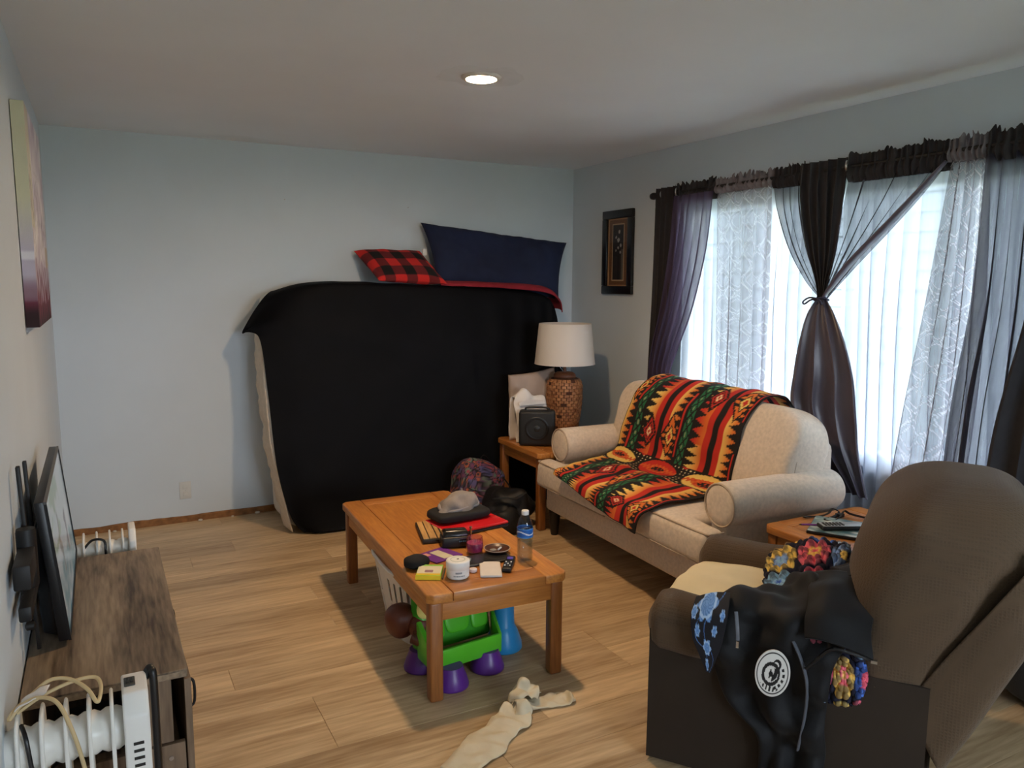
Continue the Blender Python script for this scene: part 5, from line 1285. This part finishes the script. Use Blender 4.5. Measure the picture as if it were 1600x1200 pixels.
# ------------------------------------------------------------------ under the coffee table and on the floor
def build_floor_things():
    wp = M_wpl
    # laundry basket: tapered wall with tall slots, rim
    t = thing('laundry_basket', 'white slotted plastic laundry basket under the coffee table', 'basket', (1.235, 3.18, 0), -.045)
    a0, b0, a1, b1, hh = .135, .20, .19, .255, .325
    pw = lambda x, e: math.copysign(abs(x)**e, x)
    def P(f, zz, inn=0):
        q = zz/hh; a, b = a0+(a1-a0)*q-inn, b0+(b1-b0)*q-inn; an = 2*math.pi*f
        return (a*pw(math.cos(an), .55), b*pw(math.sin(an), .55), zz)
    bars = MB(); n = 72
    rowsz = [.0, .05, .155, .17, .275, hh]
    for r in range(5):
        z0, z1 = rowsz[r], rowsz[r+1]
        solid = r in (0, 2, 4)
        for i in range(n):
            if not solid and i % 3 == 1: continue
            f0, f1 = i/n, (i+1)/n
            vs_ = [P(f0, z0), P(f1, z0), P(f1, z1), P(f0, z1), P(f0, z0, .004), P(f1, z0, .004), P(f1, z1, .004), P(f0, z1, .004)]
            bars.add(vs_, [(0, 1, 2, 3), (7, 6, 5, 4), (0, 3, 7, 4), (1, 5, 6, 2), (3, 2, 6, 7), (0, 4, 5, 1)])
    obj('slotted_wall', bars, wp, t)
    obj('bottom', MB().lathe([(0, .004), (1, .004), (1, .008), (0, .008)], 40, sx=a0-.004, sy=b0-.004), wp, t)
    obj('rim', MB().tube([P(i/60, hh) for i in range(61)], .009, 8, cap=False), wp, t, smooth=True)
    # plastic animal activity toy
    t = thing('activity_toy', 'green and purple plastic animal activity toy under the coffee table', 'toy', (1.255, 2.75, 0), .12)
    g1 = mat('lime_green_plastic', '59c12c', .35, .05); g2 = mat('deep_green_plastic', '3c9d22', .4, .05); pu = mat('purple_plastic', '5b2a86', .35, .08); bl = mat('sky_blue_plastic', '2f9ae0', .35, .05)
    br = mat('brown_plastic', '5f2f1e', .45, .12); ye = mat('pale_yellow_plastic', 'e2cf7a', .45)
    # shell-shaped back panel with raised scutes
    def panel(u, v):
        x = -.20+.40*u; zz = .125+.185*v; ed = abs(2*u-1)
        return (x, .055-.055*(1-ed**2)*0+.04*v, zz)
    pn = obj('shell_panel', MB().hexa([(-.19, .02, .085), (.145, .02, .085), (.16, .09, .085), (-.205, .09, .085), (-.175, .075, .315), (.135, .075, .315), (.15, .13, .31), (-.19, .13, .31)]), g2, t, bevel=.02, segs=4)
    for (cx, cz, wx, wz) in ((-.015, .215, .058, .085), (-.115, .255, .042, .042), (.085, .255, .040, .042), (-.118, .165, .042, .038), (.09, .165, .040, .038), (-.06, .305, .036, .012), (.035, .305, .036, .012)):
        y = .02+.055*((cz-.085)/.23)
        obj('scute', MB().sell((cx, y-.001, cz), (wx*2, .018, wz*2), .5, .5, 28, 12, Matrix.Rotation(-.235, 3, 'X')), g1, pn, smooth='all')
    obj('knob', MB().lathe([(.0, -.02), (.02, -.018), (.026, .0), (.026, .02)], 20, (.125, .03, .215), axis='y'), g1, pn, smooth=True)
    # front tray
    tr_ = MB()
    tr_.hexa([(-.20, -.095, .066), (.10, -.095, .066), (.15, .04, .066), (-.19, .04, .066), (-.205, -.10, .078), (.105, -.10, .078), (.155, .04, .078), (-.195, .04, .078)])
    tr_.hexa([(-.21, -.105, .066), (.105, -.105, .066), (.105, -.088, .066), (-.21, -.088, .066), (-.215, -.114, .150), (.10, -.114, .150), (.10, -.098, .150), (-.215, -.098, .150)])
    obj('tray', tr_, g1, t, bevel=.006)
    obj('tray_side', MB().hexa([(.095, -.105, .066), (.11, -.105, .066), (.165, .04, .066), (.148, .04, .066), (.09, -.112, .150), (.106, -.112, .150), (.165, .04, .19), (.148, .04, .19)]), g1, t, bevel=.006)
    obj('tray_side', MB().hexa([(-.21, -.105, .066), (-.195, -.105, .066), (-.18, .04, .066), (-.20, .04, .066), (-.22, -.112, .150), (-.20, -.112, .150), (-.18, .04, .22), (-.205, .04, .22)]), g1, t, bevel=.006)
    leg = MB().lathe([(0, .0), (.062, .0), (.069, .004), (.070, .014), (.060, .045), (.050, .07), (.046, .085), (0, .085)], 28)
    l1 = obj('leg', leg, pu, t, smooth=True, loc=(-.135, -.115, 0))
    dup(l1, t, (.055, -.08, 0)); dup(l1, t, (-.165, .075, 0))
    obj('blue_leg', MB().lathe([(0, 0), (.075, 0), (.080, .006), (.078, .03), (.058, .085), (.05, .10), (.046, .105), (.043, .22), (.040, .262), (0, .265)], 28, (.215, .035, 0)), bl, t, smooth=True)
    # brown animal head with a yellow ear behind the panel
    hd_ = obj('animal_head', MB().sell((-.215, .15, .185), (.13, .13, .14), .9, .9, 28, 18, None, lambda p: p*(1+.06*math.sin(p.z*40))), br, t, smooth='all')
    obj('muzzle', MB().sell((-.165, .085, .18), (.10, .09, .09), .9, .9, 24, 14), br, hd_, smooth='all')
    obj('ear', MB().lathe([(0, -.012), (.036, -.012), (.044, -.004), (.040, .006), (0, .008)], 24, (-.150, .055, .258), axis='y'), ye, hd_, smooth=True)
    obj('inner_ear', MB().sell((-.145, .041, .270), (.034, .014, .040), .8, .8, 16, 10), br, hd_, smooth='all')
    obj('arm', MB().tube(path([(-.21, .06, .15), (-.17, .02, .135), (-.12, .015, .125)], 10), .026, 10), br, t, smooth='all')
    obj('paw', MB().sell((.295, .10, .20), (.06, .08, .10), .9, .9, 20, 12), br, t, smooth='all')
    obj('black_foot', MB().sell((.268, .095, .18), (.045, .08, .10), .9, .9, 20, 12), M_blk, t, smooth='all')
    # white bowl on top at the back
    t = thing('white_bowl', 'shallow white plastic dish resting on the toy under the table', 'bowl', (1.475, 2.86, .266))
    obj('dish', MB().lathe([(0, 0), (.05, .0), (.075, .012), (.084, .026), (.088, .027), (.086, .031), (.081, .030), (.070, .016), (.05, .005), (0, .005)], 36), M_wpl, t, smooth=True)
    obj('foot_ring', MB().lathe([(.03, -.001), (.05, -.001), (.05, .001), (.03, .001)], 30, cap=False), M_wpl, t)
    # cream cloth dropped on the floor (like a pair of knotted leggings)
    cr_ = mat('cream_jersey', 'cfc3a8', .95, .07, 12, .3, 200)
    t = thing('dropped_cloth', 'crumpled cream cloth dropped on the plank floor in front of the table', 'cloth', (1.2, 2.27, 0))
    A = path([(.93, 2.10, 0), (1.03, 2.175, 0), (1.13, 2.235, 0), (1.225, 2.285, 0), (1.285, 2.335, 0), (1.37, 2.345, 0), (1.46, 2.325, 0), (1.505, 2.315, 0)], 60)
    Wd = [.060, .070, .074, .060, .040, .045, .046, .030]
    def strip(u, v):
        p = spl([Vector(q) for q in A], u); q = spl([Vector(x) for x in A], min(1, u+.01))-spl([Vector(x) for x in A], max(0, u-.01))
        n = Vector((-q.y, q.x, 0)).normalized(); wd = float(np.interp(u*7, range(8), Wd)); a = 2*math.pi*v
        hgt = .007+.008*max(0, noise.noise(Vector((u*9, 0, 2))))+.012*math.exp(-((u-.55)/.08)**2)
        r = p+n*wd*math.cos(a)*(1+.35*noise.noise(Vector((u*11, math.cos(a)*1.5, 5))))
        zz = hgt*(1+math.sin(a))*(1+.9*noise.noise(Vector((u*22, math.cos(a)*2.5, 1))))+.001
        return Vector((r.x-1.2, r.y-2.27, max(.001, zz)))
    obj('leg_strip', MB().grid(110, 24, strip), cr_, t, smooth='all')
    rows = [[(.07, .055, .01), (.06, .10, .03), (.075, .135, .012), (.12, .165, .01)], [(.09, .045, .05), (.09, .09, .075), (.10, .125, .07), (.135, .15, .05)],
            [(.125, .05, .06), (.13, .085, .05), (.14, .115, .085), (.16, .135, .06)], [(.16, .06, .03), (.175, .085, .06), (.18, .10, .05), (.20, .11, .02)]]
    obj('bunched_fold', loft(rows, 40, 40, wr=.022, ws=28, seed=3), cr_, t, smooth='all', solid=.003)
    rows = [[(.04, .02, .012), (.06, .045, .05), (.055, .075, .03)], [(.07, .0, .02), (.09, .03, .06), (.085, .065, .05)], [(.09, -.01, .004), (.11, .02, .03), (.11, .05, .03)]]
    obj('loose_cuff', loft(rows, 24, 24, wr=.012, ws=30, seed=9), cr_, t, smooth='all', solid=.003)
build_floor_things()
